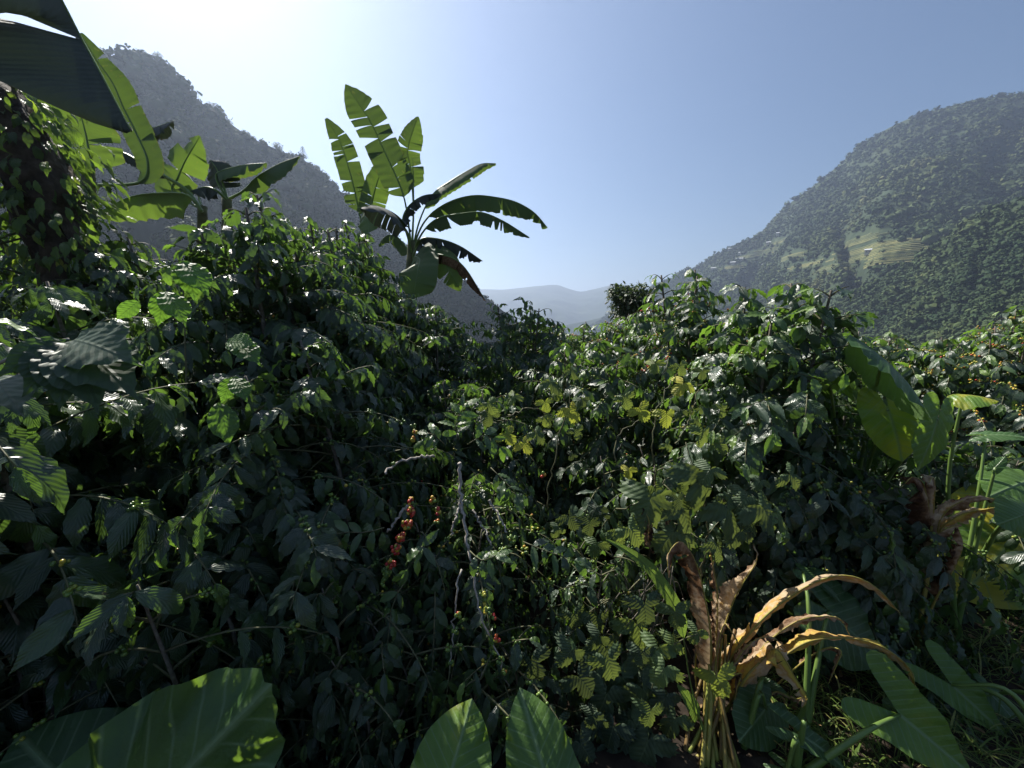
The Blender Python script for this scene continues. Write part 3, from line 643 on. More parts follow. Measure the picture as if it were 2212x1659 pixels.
# exposed bare stems and ripe cherry clusters of the middle shrub
def stick(parent, name, pxs, r0, r1, mat='pale_bark', sides=7, wob=.004):
    P = spline([W(*p) for p in pxs], 22); P = P + np.random.default_rng(abs(int(pxs[0][0]))).normal(0, wob, P.shape)
    mb = MB(); rad = np.linspace(r0, r1, 22) * .8 * (1 + .22 * (np.arange(22) % 4 == 0)); tube(mb, P, rad, sides); return mb.build(name, M[mat], parent)
for pxs, a, b in [([(992, 1000, 1.72), (996, 1060, 1.68), (1003, 1120, 1.62), (1014, 1190, 1.55)], .010, .007), ([(998, 1075, 1.68), (985, 1110, 1.62), (976, 1155, 1.58)], .007, .005),
                  ([(940, 985, 1.85), (890, 990, 1.8), (850, 1005, 1.75), (830, 1025, 1.7)], .008, .006), ([(885, 1090, 1.7), (862, 1115, 1.66), (838, 1150, 1.62)], .008, .006),
                  ([(1055, 1080, 1.75), (1075, 1110, 1.7), (1095, 1150, 1.65)], .007, .005), ([(1020, 1100, 1.75), (1045, 1140, 1.7), (1060, 1180, 1.65)], .006, .005),
                  ([(1014, 1190, 1.55), (1025, 1260, 1.48), (1040, 1330, 1.42), (1070, 1400, 1.4), (1098, 1480, 1.4)], .006, .003), ([(995, 1230, 1.5), (985, 1300, 1.45), (978, 1370, 1.42), (972, 1440, 1.4)], .005, .003)]:
    stick(bare, 'branch', pxs, a, b)
def cluster(parent, px, py, Yd, n, rad, t0, tv=.24, rb=.0075, lab=None):
    px += (py * 7.3) % 13 - 6; t0 = t0 * .93
    rg = np.random.default_rng(int(px * 7 + py)); c = W(px, py, Yd); mb = MB(); bv, bf = ICO2
    d = nrm(rg.normal(0, 1, (n, 3))); pts = c + d * rad * rg.uniform(.55, 1, (n, 1))
    for p in pts:
        mb.add(bv * rb * rg.uniform(.85, 1.1) * np.array([1, 1, 1.12]) + p, [bf], None, float(np.clip(rg.normal(t0, tv), 0, 1)))
    o = mb.build('cherry_cluster', M['berry'], parent)
    if lab: o['label'] = lab
for a in [(893, 1083, 1.55, 9, .014, .7), (889, 1105, 1.53, 16, .019, .85), (876, 1132, 1.52, 18, .021, .8), (867, 1162, 1.5, 22, .022, .93), (858, 1188, 1.49, 16, .021, .75), (846, 1217, 1.48, 18, .021, .8),
          (836, 1235, 1.48, 14, .022, .25), (828, 1255, 1.48, 10, .02, .15), (940, 1104, 1.55, 8, .015, .75), (943, 1128, 1.54, 6, .012, .6), (935, 1080, 1.56, 6, .014, .7), (1057, 1318, 1.38, 8, .016, .4), (1064, 1332, 1.38, 5, .012, .9),
          (1069, 1378, 1.38, 7, .014, .85), (1040, 1285, 1.38, 6, .012, .35), (1050, 1300, 1.38, 5, .012, .35), (1085, 1425, 1.38, 7, .015, .3), (1095, 1455, 1.38, 6, .014, .3), (985, 1330, 1.4, 6, .012, .35), (980, 1362, 1.4, 6, .014, .35), (972, 1400, 1.4, 6, .012, .35), (970, 1435, 1.4, 5, .012, .3),
          (902, 935, 1.8, 7, .014, .65), (893, 948, 1.8, 6, .012, .7), (1090, 1190, 1.6, 12, .02, .2), (1110, 1165, 1.6, 9, .02, .2), (1135, 1190, 1.6, 8, .02, .3), (850, 1005, 1.75, 5, .012, .3), (1170, 1025, 1.8, 5, .012, .6)]:
    cluster(bare, *a)
# hanging leafy twigs in front of the bare stems
def sprig(parent, name, pxs, leaf, n, tone=.5, mat='coffee', seed=1, spread=.85, r0=.003, lod=2):
    rg = np.random.default_rng(seed); P = spline([W(*p) for p in pxs], n + 1); T = nrm(np.gradient(P, axis=0)); mb = MB(); tube(mb, P, np.linspace(r0, r0 * .4, n + 1), 5); tw = mb.build(name, M['twig'], parent)
    A, D, N, L, TT = [], [], [], [], []
    for k in range(1, n + 1):
        v = tocam(P[k], .7); side = nrm(np.cross(T[k], v)); last = k == n
        for sg in (-1, 1):
            A.append(P[k]); D.append(side * sg * (spread if not last else .35) + T[k] * (.6 if not last else 1) + np.array([0, 0, -.25]) + rg.normal(0, .1, 3)); N.append(v + rg.normal(0, .25, 3)); L.append(leaf * rg.uniform(.8, 1.15)); TT.append(np.clip(rg.normal(tone, .15), 0, 1))
    mb = MB(); put_leaves(mb, (COFF, COFM, COFN)[lod], np.array(A), np.array(D), np.array(N), np.array(L), np.array(TT), seed); mb.build('foliage', M['coffee'], tw)
for k, (pts, lf, n, tn) in enumerate([([(990, 950, 1.75), (985, 915, 1.75), (1000, 880, 1.78)], .095, 5, .8), ([(960, 960, 1.75), (930, 935, 1.72), (915, 950, 1.7)], .085, 4, .75), ([(1010, 960, 1.72), (1050, 940, 1.7), (1080, 965, 1.68)], .09, 4, .7),
        ([(830, 1140, 1.55), (790, 1150, 1.5), (740, 1150, 1.45), (700, 1165, 1.42)], .10, 5, .6), ([(880, 1250, 1.45), (850, 1300, 1.4), (838, 1380, 1.35), (832, 1460, 1.32)], .095, 6, .6),
        ([(1015, 1190, 1.5), (1040, 1210, 1.45), (1070, 1200, 1.42)], .085, 4, .7), ([(1090, 1480, 1.36), (1100, 1510, 1.34), (1105, 1560, 1.32)], .09, 3, .75), ([(972, 1440, 1.38), (968, 1480, 1.36), (960, 1530, 1.34)], .09, 3, .75),
        ([(900, 1190, 1.5), (915, 1180, 1.45), (880, 1230, 1.4)], .10, 4, .6), ([(1130, 1170, 1.6), (1180, 1190, 1.55), (1240, 1210, 1.5)], .10, 5, .5), ([(1060, 1010, 1.75), (1090, 1040, 1.7), (1115, 1065, 1.65)], .11, 4, .55)]):
    sprig(bare, 'twig', pts, lf, n, tn, seed=40 + k)
# big leaf sprig at the left edge
t = thing('coffee_shrub', 'nearest coffee sapling with a fan of very large pale-veined leaves at the left edge', 'coffee shrub', WZ(-420, 2300), 'coffee shrubs')
stick(t, 'trunk', [(-420, 2300, .75), (-300, 1500, .85), (-60, 850, .9), (150, 735, .92)], .012, .004)
def bigleaf(parent, J, Tp, Nn, wr=.42, tone=.4, seed=0, lab=None):
    J, Tp = np.asarray(J), np.asarray(Tp); mb = MB(); L = np.linalg.norm(Tp - J)
    put_leaves(mb, [leaf_tpl(9, 30, wr, .3, .2, .02, 6, 0, .006, seed)], J[None], (Tp - J)[None], np.asarray(Nn)[None], np.array([L]), np.array([tone]), seed)
    o = mb.build('leaf', M['coffee_soft'], parent)
    if lab: o['label'] = lab
for k, (a, b) in enumerate([((150, 738), (5, 800)), ((150, 738), (60, 835)), ((155, 738), (130, 855)), ((160, 738), (200, 850)), ((165, 738), (262, 815)), ((160, 735), (240, 745)), ((-10, 820), (18, 845))]):
    bigleaf(t, W(*a, .92), W(*b, .78), tocam(W(*a, .92), .15), .5, .30, k)
# bright backlit pairs higher up
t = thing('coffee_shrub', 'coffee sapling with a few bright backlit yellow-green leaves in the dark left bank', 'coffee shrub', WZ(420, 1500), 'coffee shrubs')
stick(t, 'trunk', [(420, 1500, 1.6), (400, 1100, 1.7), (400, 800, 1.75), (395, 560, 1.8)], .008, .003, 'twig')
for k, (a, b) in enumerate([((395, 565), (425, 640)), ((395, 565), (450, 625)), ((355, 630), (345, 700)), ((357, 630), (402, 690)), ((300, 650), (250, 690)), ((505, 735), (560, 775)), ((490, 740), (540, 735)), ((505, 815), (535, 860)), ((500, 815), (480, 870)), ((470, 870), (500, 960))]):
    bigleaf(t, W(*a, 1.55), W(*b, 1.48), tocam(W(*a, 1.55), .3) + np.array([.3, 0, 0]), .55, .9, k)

# ------------------------------------------------------------------ bananas
def stem(t, pts, r0, r1, name='stem'):
    P = spline(pts, 30); mb = MB(); tube(mb, P, np.linspace(r0, r1, 30) * (1 + .05 * np.sin(np.arange(30) * 1.3)), 12); return mb.build(name, M['stem'], t)
def q2(a, Y0): return [W(658.3 + .3969 * p[0], 109.7 + .3969 * p[1], Y0 + (p[2] if len(p) > 2 else 0)) for p in a]
BY = 6.2
def gnd(px, Yd):
    x = (px - 1106) / FPX * Yd * 1.03; return np.array([x, Yd, float(gz(x, Yd))])
g = gnd(884, BY); bt = thing('banana_plant', 'tall banana plant with many torn leaves against the open sky', 'banana plant', g, 'banana plants')
stem(bt, [g, (g + W(884, 640, BY)) / 2 + np.array([.03, 0, 0]), W(884, 640, BY), W(888, 560, BY), W(889, 520, BY)], .13, .06)
FB = np.array([0.1, -1, .15]); UPV = np.array([0, -.35, 1.0])
crown = (585, 1130)
def bl(pts, hw, up, **k):
    k.setdefault('seed', int(pts[-1][0]))
    return blade(bt, 'leaf', q2([crown] + pts, BY), hw, up, **k)
bl([(572, 1000), (545, 820), (500, 690), (430, 540), (365, 400), (295, 290), (222, 182)], .25, FB, pf=.34, fold=(.1, .2), tears=6, gap=.28, curl=.2, tipw=.22, tone=.45, sides=(1, 1))
bl([(585, 1000, .1), (590, 850, .2), (575, 640, .25), (560, 540, .25), (590, 430, .2), (617, 358, .2)], .21, FB, pf=.5, fold=(.2, .3), tears=5, gap=.12, curl=.2, tone=.6)
bl([(592, 900), (591, 740), (588, 580)], .012, FB, pf=.3, fold=(.2, .2), tears=0, tipw=.3, midr=.014)
bl([(602, 1000), (640, 880), (700, 775), (790, 710), (880, 655), (960, 615), (1040, 612)], .20, np.array([.1, -.25, 1]), pf=.36, fold=(.75, .5), tears=2, gap=.1, curl=.4, tone=.45)
bl([(610, 1010), (660, 915), (735, 850), (830, 805), (930, 786), (1040, 796), (1150, 822), (1250, 880), (1322, 962)], .24, np.array([.1, -.5, 1]), pf=.24, fold=(.9, 1.2), tears=7, gap=.55, curl=.4, tone=.4)
bl([(615, 1030, -.3), (670, 950, -.4), (740, 905, -.5), (850, 885, -.6), (960, 878, -.6), (1080, 925, -.7), (1224, 1015, -.7)], .17, np.array([.1, -.5, 1]), pf=.26, fold=(.9, 1.1), tears=7, gap=.5, curl=.4, tone=.42)
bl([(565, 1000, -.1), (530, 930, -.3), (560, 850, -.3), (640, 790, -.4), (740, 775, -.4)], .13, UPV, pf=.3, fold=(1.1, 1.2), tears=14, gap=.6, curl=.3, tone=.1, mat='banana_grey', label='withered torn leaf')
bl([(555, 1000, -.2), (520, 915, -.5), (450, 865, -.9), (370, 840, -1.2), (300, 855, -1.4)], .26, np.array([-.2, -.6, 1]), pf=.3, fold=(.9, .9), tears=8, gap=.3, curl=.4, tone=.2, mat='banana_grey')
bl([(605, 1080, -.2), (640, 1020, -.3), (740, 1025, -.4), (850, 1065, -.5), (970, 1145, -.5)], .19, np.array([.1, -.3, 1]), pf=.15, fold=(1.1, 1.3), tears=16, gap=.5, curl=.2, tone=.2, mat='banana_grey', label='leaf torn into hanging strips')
bl([(620, 1130, -.3), (700, 1105, -.5), (800, 1125, -.7), (880, 1190, -.8), (985, 1360, -.9)], .13, np.array([.3, -.3, 1]), pf=.2, fold=(1.2, 1.3), tears=9, gap=.5, curl=.3, tone=.15, mat='dead', label='brown dried leaf hanging in an arc')
bl([(620, 1120, -.2), (680, 1110, -.4), (750, 1150, -.6), (800, 1220, -.7), (850, 1305, -.7)], .22, np.array([-.3, -1, .3]), pf=.2, fold=(.2, .2), tears=3, gap=.2, curl=.1, tone=.75)
bl([(600, 1120, -.3), (625, 1135, -.6), (618, 1180, -.9), (605, 1260, -1.0), (590, 1345, -1.0)], .27, np.array([0, -1, .1]), pf=.18, fold=(.05, .1), tears=2, gap=.08, curl=.15, tone=.7, tipw=.12)
bl([(560, 1080, .2), (500, 1010, .3), (440, 1010, .3), (400, 1060, .3)], .16, UPV, pf=.2, fold=(.8, .8), tears=5, gap=.4, tone=.5)
g = gnd(778, BY + .6); bt = thing('banana_plant', 'slimmer banana plant with two upright leaves, left of the tall banana', 'banana plant', g, 'banana plants')
stem(bt, [g, W(785, 700, BY + .6), W(790, 560, BY + .6), W(790, 500, BY + .6)], .10, .04); crown = (325, 1040, .6)
bl([(310, 960, .6), (290, 850, .6), (245, 660, .6), (190, 490, .6), (118, 366, .6)], .20, FB, pf=.24, fold=(.1, .2), tears=9, gap=.3, curl=.25, tone=.45)
bl([(345, 940, .5), (370, 800, .5), (405, 680, .5), (440, 600, .5)], .22, FB, pf=.25, fold=(.1, .2), tears=4, gap=.3, curl=.3, tone=.65)
bl([(300, 940, .2), (330, 900, 0), (350, 950, -.1), (340, 1010, -.2)], .20, np.array([0, -1, .3]), pf=.3, fold=(.1, .1), tears=2, gap=.3, tone=.8)
# left clump
def q1(a, Y0): return [W(p[0] / 3, p[1] / 3, Y0 + (p[2] if len(p) > 2 else 0)) for p in a]
def bl1(pts, hw, up, Y0, **k):
    k.setdefault('seed', int(pts[-1][0])); return blade(bt, 'leaf', q1(pts, Y0), hw, up, **k)
def bplant(label, px, Yd, top, r=.11):
    g = gnd(px, Yd); t = thing('banana_plant', label, 'banana plant', g, 'banana plants'); stem(t, [g, (g + W(px, top, Yd)) / 2, W(px, top, Yd)], r, r * .5); return t
bt = bplant('banana plant with pale upright leaves, nearest the big drooping leaf', 190, 4.3, 360)
bl1([(570, 1200), (900, 1180), (955, 1050), (880, 860), (800, 700), (730, 540), (620, 380), (520, 215)], .15, FB, 4.3, pf=.24, fold=(.15, .3), tears=3, gap=.1, curl=.3, tone=.5)
bl1([(570, 1200), (450, 1050), (275, 930), (245, 760), (228, 560), (220, 420)], .26, FB, 4.3, pf=.3, fold=(.2, .2), tears=3, gap=.1, tone=.8)
bl1([(570, 1200), (600, 1100), (575, 980), (550, 850), (510, 700)], .26, FB, 4.3, pf=.25, fold=(.1, .2), tears=3, gap=.15, tone=.8)
bl1([(570, 1200), (400, 1080), (200, 760), (100, 400, .2), (60, 250, .3)], .30, FB, 4.3, pf=.3, fold=(.2, .3), tears=4, gap=.2, tone=.6)
bt = bplant('banana plant bearing the long bright leaf that lies across the coffee tops', 437, 5.2, 445)
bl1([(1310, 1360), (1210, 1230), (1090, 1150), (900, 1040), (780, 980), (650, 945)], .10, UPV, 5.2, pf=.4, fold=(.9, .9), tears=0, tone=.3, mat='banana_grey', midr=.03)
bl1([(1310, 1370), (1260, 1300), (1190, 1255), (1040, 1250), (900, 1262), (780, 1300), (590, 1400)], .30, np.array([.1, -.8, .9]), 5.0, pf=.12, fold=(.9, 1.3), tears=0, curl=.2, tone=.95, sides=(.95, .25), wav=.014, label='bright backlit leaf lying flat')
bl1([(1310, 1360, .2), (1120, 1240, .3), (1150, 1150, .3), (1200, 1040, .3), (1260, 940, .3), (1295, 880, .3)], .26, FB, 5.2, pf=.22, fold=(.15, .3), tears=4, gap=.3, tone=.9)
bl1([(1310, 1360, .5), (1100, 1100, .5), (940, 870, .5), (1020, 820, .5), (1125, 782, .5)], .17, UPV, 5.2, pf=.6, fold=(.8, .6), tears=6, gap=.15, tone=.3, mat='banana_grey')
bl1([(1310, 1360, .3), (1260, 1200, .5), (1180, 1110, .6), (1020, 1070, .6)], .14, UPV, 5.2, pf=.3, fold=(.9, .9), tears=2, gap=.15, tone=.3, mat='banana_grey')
bt = bplant('banana plant with glossy arching leaves, half hidden by the tallest coffee shrub', 490, 5.0, 430)
bl1([(1470, 1290), (1440, 1180), (1400, 1090), (1360, 1035)], .20, FB, 5.0, pf=.25, fold=(.4, .5), tears=6, gap=.2, tone=.25, mat='banana_grey')
bl1([(1470, 1290), (1400, 1150), (1430, 1110), (1570, 1070), (1725, 1055)], .17, UPV, 5.0, pf=.25, fold=(.8, .6), tears=1, tone=.55)
bl1([(1470, 1290, .1), (1580, 1230, .1), (1660, 1150, .1), (1800, 1065, .1), (1945, 1010, .1)], .21, np.array([-.1, -.5, 1]), 5.0, pf=.22, fold=(.8, .4), tears=1, tone=.4)
bl1([(1470, 1290, -.1), (1400, 1230, -.2), (1330, 1210, -.2), (1230, 1235, -.3)], .15, UPV, 5.0, pf=.2, fold=(.9, .8), tears=3, gap=.3, tone=.3, mat='banana_grey')
bt = thing('banana_plant', 'banana plant whose huge dark leaf hangs into the top left corner', 'banana plant', (-3.6, 1.6, float(gz(-3.6, 1.6))), 'banana plants')
bs = np.array([-3.6, 1.6, float(gz(-3.6, 1.6))]); stem(bt, [bs, bs + np.array([.1, 0, 1.6]), bs + np.array([.5, .1, 3.0])], .13, .07)
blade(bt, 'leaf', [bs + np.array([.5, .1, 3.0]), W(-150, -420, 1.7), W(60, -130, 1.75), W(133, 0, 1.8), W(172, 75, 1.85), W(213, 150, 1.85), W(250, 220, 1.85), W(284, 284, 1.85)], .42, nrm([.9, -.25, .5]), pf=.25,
      fold=(1.0, .15), tears=4, gap=.32, curl=.2, tone=.6, mat='banana_grey', sides=(.15, 1), tipw=.07, midr=.02, seed=5, wav=.016)  # leaf tone lightened to stand in for haze light on it

# old trunk wrapped in dead vines at the left
tk = thing('leaning_trunk', 'leaning fibrous trunk wrapped in dry vines at the left edge', 'tree', WZ(260, 2100, .4) * 0 + np.array([-2.1, 2.7, float(gz(-2.1, 2.7))]))
P = spline([np.array([-2.1, 2.7, float(gz(-2.1, 2.7))]), W(140, 560, 2.7), W(95, 400, 2.75), W(20, 260, 2.8), W(-100, 140, 2.85)], 40)
mb = MB(); tube(mb, P, np.linspace(.13, .17, 40), 24); Vt = mb.V[0]; mb.V[0] = Vt + .06 * np.stack([fbm(Vt[:, 0] * 7, Vt[:, 1] * 7, Vt[:, 2] * 2.5, k, 4) for k in (3, 9, 15)], -1); mb.build('trunk', M['trunk'], tk)
for k in range(16):
    rg = np.random.default_rng(k); i0 = rg.integers(8, 34); a = P[i0] + rg.normal(0, .12, 3); b = a + np.array([rg.uniform(-.1, .2), -rg.uniform(.0, .25), -rg.uniform(.2, .6)]); m_ = (a + b) / 2 + np.array([rg.uniform(-.1, .1), -.22, -.05])
    mb = MB(); tube(mb, spline([a, m_, b], 14), .006, 5, rg.uniform(.2, .8)); mb.build('vine', M['twig'], tk)
rg = np.random.default_rng(5); n = 2000; ii = rg.integers(4, 40, n); ang = rg.uniform(0, 6.28, n)
Pp = P[ii] + np.stack([np.cos(ang) * .25, np.sin(ang) * .25, rg.normal(0, .12, n)], -1) * rg.uniform(.5, 1.5, n)[:, None]
mb = MB(); put_leaves(mb, COFM, Pp, np.stack([np.cos(ang), np.sin(ang), -rg.uniform(.2, 1.6, n)], -1), np.stack([np.cos(ang) * .6, np.sin(ang) * .6 - .3, np.full(n, .8)], -1) + rg.normal(0, .3, (n, 3)), rg.uniform(.06, .14, n), np.clip(rg.normal(.4, .28, n), 0, 1), 3)
mb.build('vine_leaves', M['vine'], tk)

# ------------------------------------------------------------------ elephant ears
def G(px, py, z=0.05):
    p = WZ(px, py, z); p[2] = float(gz(p[0], p[1])); return p
b1 = np.array([2.45, 2.6, float(gz(2.45, 2.6))]); C = lambda *a: W(*a)
taro('towering elephant ear with a broad hooded leaf beside the sunlit coffee shrub', b1, [
    (W(1905, 775, 1.95), W(2052, 895, 1.72), nrm([.45, .15, 1]), dict(cup=1.1, droop=.25, wr=1.0, tone=.5, wav=.03)),
    (W(1918, 885, 1.98), W(1962, 1004, 1.9), nrm([-.5, -.9, .2]), dict(cup=.5, wr=.82, tone=.86, wav=.03)),  # this leaf and the next: backlight is put into a brighter tone
    (W(2025, 905, 1.82), W(1998, 1020, 1.76), nrm([.2, -1, .35]), dict(cup=.2, droop=.15, wr=.8, tone=.68, wav=.02)),
    (W(1790, 805, 2.2), W(1862, 856, 2.1), nrm([.3, .4, 1]), dict(cup=.7, wr=.8, tone=.78))])
b2 = np.array([2.75, 2.1, float(gz(2.75, 2.1))])
taro('elephant ear with a yellow-green umbrella leaf on a long thin stalk', b2, [
    (W(2080, 852, 2.1), W(2160, 853, 2.0), nrm([-.1, .35, 1]), dict(cup=1.6, droop=.35, wr=1.3, tone=.85, wav=.05, bow=(-.1, 0, .1), tonevar=.2)),
    (W(2130, 940, 2.3), W(2225, 935, 2.2), nrm([0, -.4, 1]), dict(cup=.5, wr=.7, tone=.35)),
    (W(2150, 1010, 2.1), W(2175, 985, 2.1), nrm([0, -.6, 1]), dict(cup=.4, wr=.7, tone=.5))])
b3 = np.array([3.15, 2.4, float(gz(3.15, 2.4))])
taro('elephant ear with huge yellowing leaves at the right edge', b3, [
    (W(2200, 1150, 2.25), W(2088, 1290, 2.1), nrm([-.35, -.8, .7]), dict(cup=.3, droop=.2, wr=1.2, tone=.88, wav=.03, tonevar=.35, label='yellowing leaf browning at its rim')),
    (W(2110, 1140, 2.35), W(2190, 1220, 2.2), nrm([-.2, -.5, 1]), dict(cup=.4, wr=1.0, tone=.8, tonevar=.2)),
    (W(2215, 1040, 2.2), W(2155, 1060, 2.1), nrm([-.2, -.7, 1]), dict(cup=.4, wr=1.1, tone=.6)),
    (W(2215, 1110, 1.7), W(2175, 1130, 1.65), nrm([0, -.8, .6]), dict(cup=.4, wr=1.3, tone=.55))])
b4 = G(1800, 1640)
taro('elephant ear with a dark rounded leaf behind the arched dead leaves', b4 + np.array([0, .15, 0]), [
    (W(1790, 1320, 1.75), W(1915, 1430, 1.65), nrm([.1, -.75, .8]), dict(cup=.15, droop=.1, wr=1.35, tone=.3)),
    (W(1735, 1235, 1.8), W(1775, 1262, 1.75), nrm([0, -.6, 1]), dict(cup=.5, wr=1.1, tone=.35))])
b5 = G(1720, 1660)
taro('sunlit arrow-leaved elephant ear in the bottom right corner', b5, [
    (W(1943, 1544, 1.40), W(2120, 1690, 1.26), nrm([-.35, -.9, .9]), dict(outline=ARROW, cup=-.1, droop=.12, wr=1.45, tone=.74, fold=.25, bow=(0, -.05, .03), wav=.02)),  # brighter leaf tone stands in for sun falling on it
    (W(1734, 1590, 1.35), W(1850, 1665, 1.28), nrm([0, -.5, 1]), dict(outline=ARROW, cup=.2, wr=.8, tone=.25, fold=.2)),
    (W(1700, 1665, 1.3), W(1780, 1720, 1.2), nrm([0, -.5, 1]), dict(outline=ARROW, cup=.2, wr=.8, tone=.3))])
b6 = np.array([2.35, 1.35, float(gz(2.35, 1.35))])
taro('elephant ear with long glossy leaf lit along its edge, right of the arrow-leaved one', b6, [
    (W(2056, 1480, 1.6), W(2190, 1600, 1.46), nrm([-.5, -.9, .9]), dict(outline=ARROW, cup=.2, droop=.15, wr=1.2, tone=.68, fold=.2)),
    (W(2015, 1490, 1.7), W(2075, 1520, 1.6), nrm([0, -.4, 1]), dict(cup=.3, wr=.9, tone=.3)),
    (W(2140, 1500, 1.65), W(2240, 1600, 1.5), nrm([0, -.4, 1]), dict(cup=.3, wr=.8, tone=.45))])
b7 = G(1590, 1640)
taro('small dark elephant ear among the withered ginger stalks', b7 + np.array([.1, .1, 0]), [
    (W(1655, 1530, 1.5), W(1600, 1605, 1.4), nrm([.1, -.8, .6]), dict(cup=.2, droop=.1, wr=1.25, tone=.32)),
    (W(1660, 1480, 1.6), W(1700, 1500, 1.55), nrm([.1, -.8, .6]), dict(cup=.2, wr=.8, tone=.32))])
b8 = np.array([-.75, .45, float(gz(-.75, .45))])
taro('large elephant ear leaves filling the bottom left corner', b8, [
    (W(225, 1850, .86), W(580, 1484, 1.0), nrm([.55, -.8, .95]), dict(cup=.18, droop=.1, wr=1.0, tone=.55, wav=.055, wn=11, fold=-.05)),
    (W(215, 1760, 1.0), W(22, 1590, 1.04), nrm([.6, -.8, .9]), dict(cup=.3, droop=.15, wr=1.2, tone=.35, wav=.03))])
b9 = np.array([-.05, .75, 0.0]); b9[2] = float(gz(b9[0], b9[1]))
taro('pair of dappled elephant ear leaves at the bottom centre', b9, [
    (W(960, 1720, 1.0), W(1020, 1508, 1.2), nrm([.05, -.75, .75]), dict(cup=.3, droop=.1, wr=1.12, tone=.74, wav=.05, fold=-.1, tonevar=.1)),
    (W(1190, 1720, 1.02), W(1125, 1487, 1.2), nrm([.1, -.75, .75]), dict(cup=.4, droop=.1, wr=.86, tone=.6, wav=.045))])

# ------------------------------------------------------------------ withered ginger and fresh ginger leaves
def q7(a, Y0=1.55): return [W(1261.8 + .42957 * p[0], 1097.2 + .42957 * p[1], Y0 + (p[2] if len(p) > 2 else 0)) for p in a]
gb = G(1525, 1612); gp = thing('ginger_plant', 'withered ginger plant with curled brown and yellow leaves', 'plant', gb)
DL = [([(620, 1150, .1), (640, 700), (605, 440), (560, 270), (490, 170, -.05), (425, 230, -.1), (425, 350, -.12)], .055, .42, .3, (.5, .9), .03),
      ([(640, 1150, .1), (665, 700, .05), (672, 450, .05), (650, 300, .05), (632, 185, .05)], .042, .5, .32, (.9, 1.0), .035),
      ([(660, 1150, .1), (690, 700, .05), (740, 500, .05), (800, 380), (870, 260), (852, 180)], .052, .45, .55, (.6, .8), .03),
      ([(640, 1150, .1), (720, 800, .05), (850, 610), (1000, 470), (1180, 365), (1330, 340, -.03), (1470, 400, -.06), (1590, 530, -.08)], .062, .36, .70, (.7, 1.2), .028),
      ([(650, 1150, .1), (700, 900, .05), (770, 760), (850, 670), (940, 650), (1010, 700)], .038, .5, .35, (.7, .8), .03),
      ([(690, 1150, .1), (800, 850, .05), (920, 680, .05), (1070, 570, .05), (1200, 545, .05), (1290, 560, .05), (1335, 640, .05)], .045, .4, .35, (.5, 1.0), .03),
      ([(700, 1150, .1), (830, 900, .05), (1040, 720), (1180, 660), (1380, 660), (1530, 715, -.05), (1640, 810, -.06), (1665, 900, -.06)], .05, .36, .70, (.5, 1.1), .028),
      ([(680, 1150, .1), (780, 900), (900, 760), (970, 710, -.08), (1060, 850, -.1), (1120, 950, -.1), (1095, 1005, -.1)], .052, .42, .74, (.5, .6), .025),
      ([(640, 1150, .1), (660, 800), (700, 590), (740, 620, -.03), (790, 715, -.04)], .032, .6, .3, (.8, .8), .03),
      ([(660, 1150, .1), (700, 900), (790, 830, -.03), (770, 900, -.04), (755, 985, -.04)], .032, .5, .3, (.9, .9), .03),
      ([(760, 1150, .1), (960, 900, .1), (1180, 720, .05), (1290, 715), (1270, 790), (1228, 885)], .028, .65, .28, (1, 1), .025),
      ([(700, 1200, .1), (900, 1010), (960, 925), (1060, 960), (1130, 940)], .03, .4, .3, (1, 1), .03),
      ([(600, 1150, .15), (560, 800, .15), (590, 600, .15), (565, 420, .15), (580, 480, .1)], .03, .55, .22, (1, 1), .03)]
for k, (pts, hw, pf, tn, fo, cr) in enumerate(DL):
    fo = (fo[0] + .25, fo[1] + .2)
    P7 = [gb + np.array([random.uniform(-.05, .08), random.uniform(-.03, .03), 0])] + q7(pts)
    blade(gp, 'leaf', P7, hw * (1.3 if k in (0, 2, 3, 6, 7) else .95), nrm([-.15, -.55, 1]) if k not in (1, 2) else nrm([0, -1, .2]), pf=pf, fold=fo, tears=2 if k in (3, 6, 7) else 1, gap=.2, curl=.75, tone=tn, mat='dead', crumple=cr * .38, midr=.009, midmat='dead_stalk', seed=k + 3, tipw=.35, n=60)
for k in range(24):
    a = gb + np.array([random.uniform(-.07, .14), random.uniform(-.06, .06), 0]); b = q7([(random.choice([590, 620, 660, 700, 760]) + random.uniform(-20, 20), random.uniform(600, 950), .1)])[0]
    mb = MB(); tube(mb, curve3(a, b, .0, 12, (random.uniform(-.02, .02), 0, 0)), np.linspace(.010, .006, 12), 6, random.random()); mb.build('stalk', M['dead_stalk'], gp)
M['ginger'] = leaf_mat('ginger_leaf', [(0, (.08, .15, .03)), (1, (.18, .28, .05))], (.12, .2, .06), (.3, .45, .05), .35, .4, 20, 1.6, .2, (.2, .3, .08), .3, .4, .4)
M['banana_fresh'] = M['ginger']
for lb, base, pts, hw in [('lone bright lance-shaped ginger leaf above the withered plant', (1540, 1600), [(540, 900), (480, 560), (370, 358), (290, 270), (190, 200), (110, 158)], .035),
                      ('small fresh ginger shoot left of the withered stalks', (1530, 1625), [(590, 1100), (560, 1030), (520, 960), (468, 888)], .035),
                      ('bright ginger shoot at the bottom edge of the dark undergrowth', (1400, 1720), [(330, 1400), (290, 1310), (250, 1220), (220, 1140)], .03),
                      ('upright young ginger shoot beside the arrow leaf stalk', (1700, 1655), [(1030, 1290), (1070, 1100), (1100, 1000), (1120, 930)], .03)]:
    g_ = G(*base); t = thing('ginger_shoot', lb, 'plant', g_, 'ginger shoots'); blade(t, 'leaf', [g_] + q7(pts, 1.5), hw, nrm([.3, -.8, .6]), pf=.45, fold=(-.2, -.2), tears=0, curl=.1, tone=.7, mat='ginger', midr=.004, seed=3, tipw=.5, vfreq=.3)

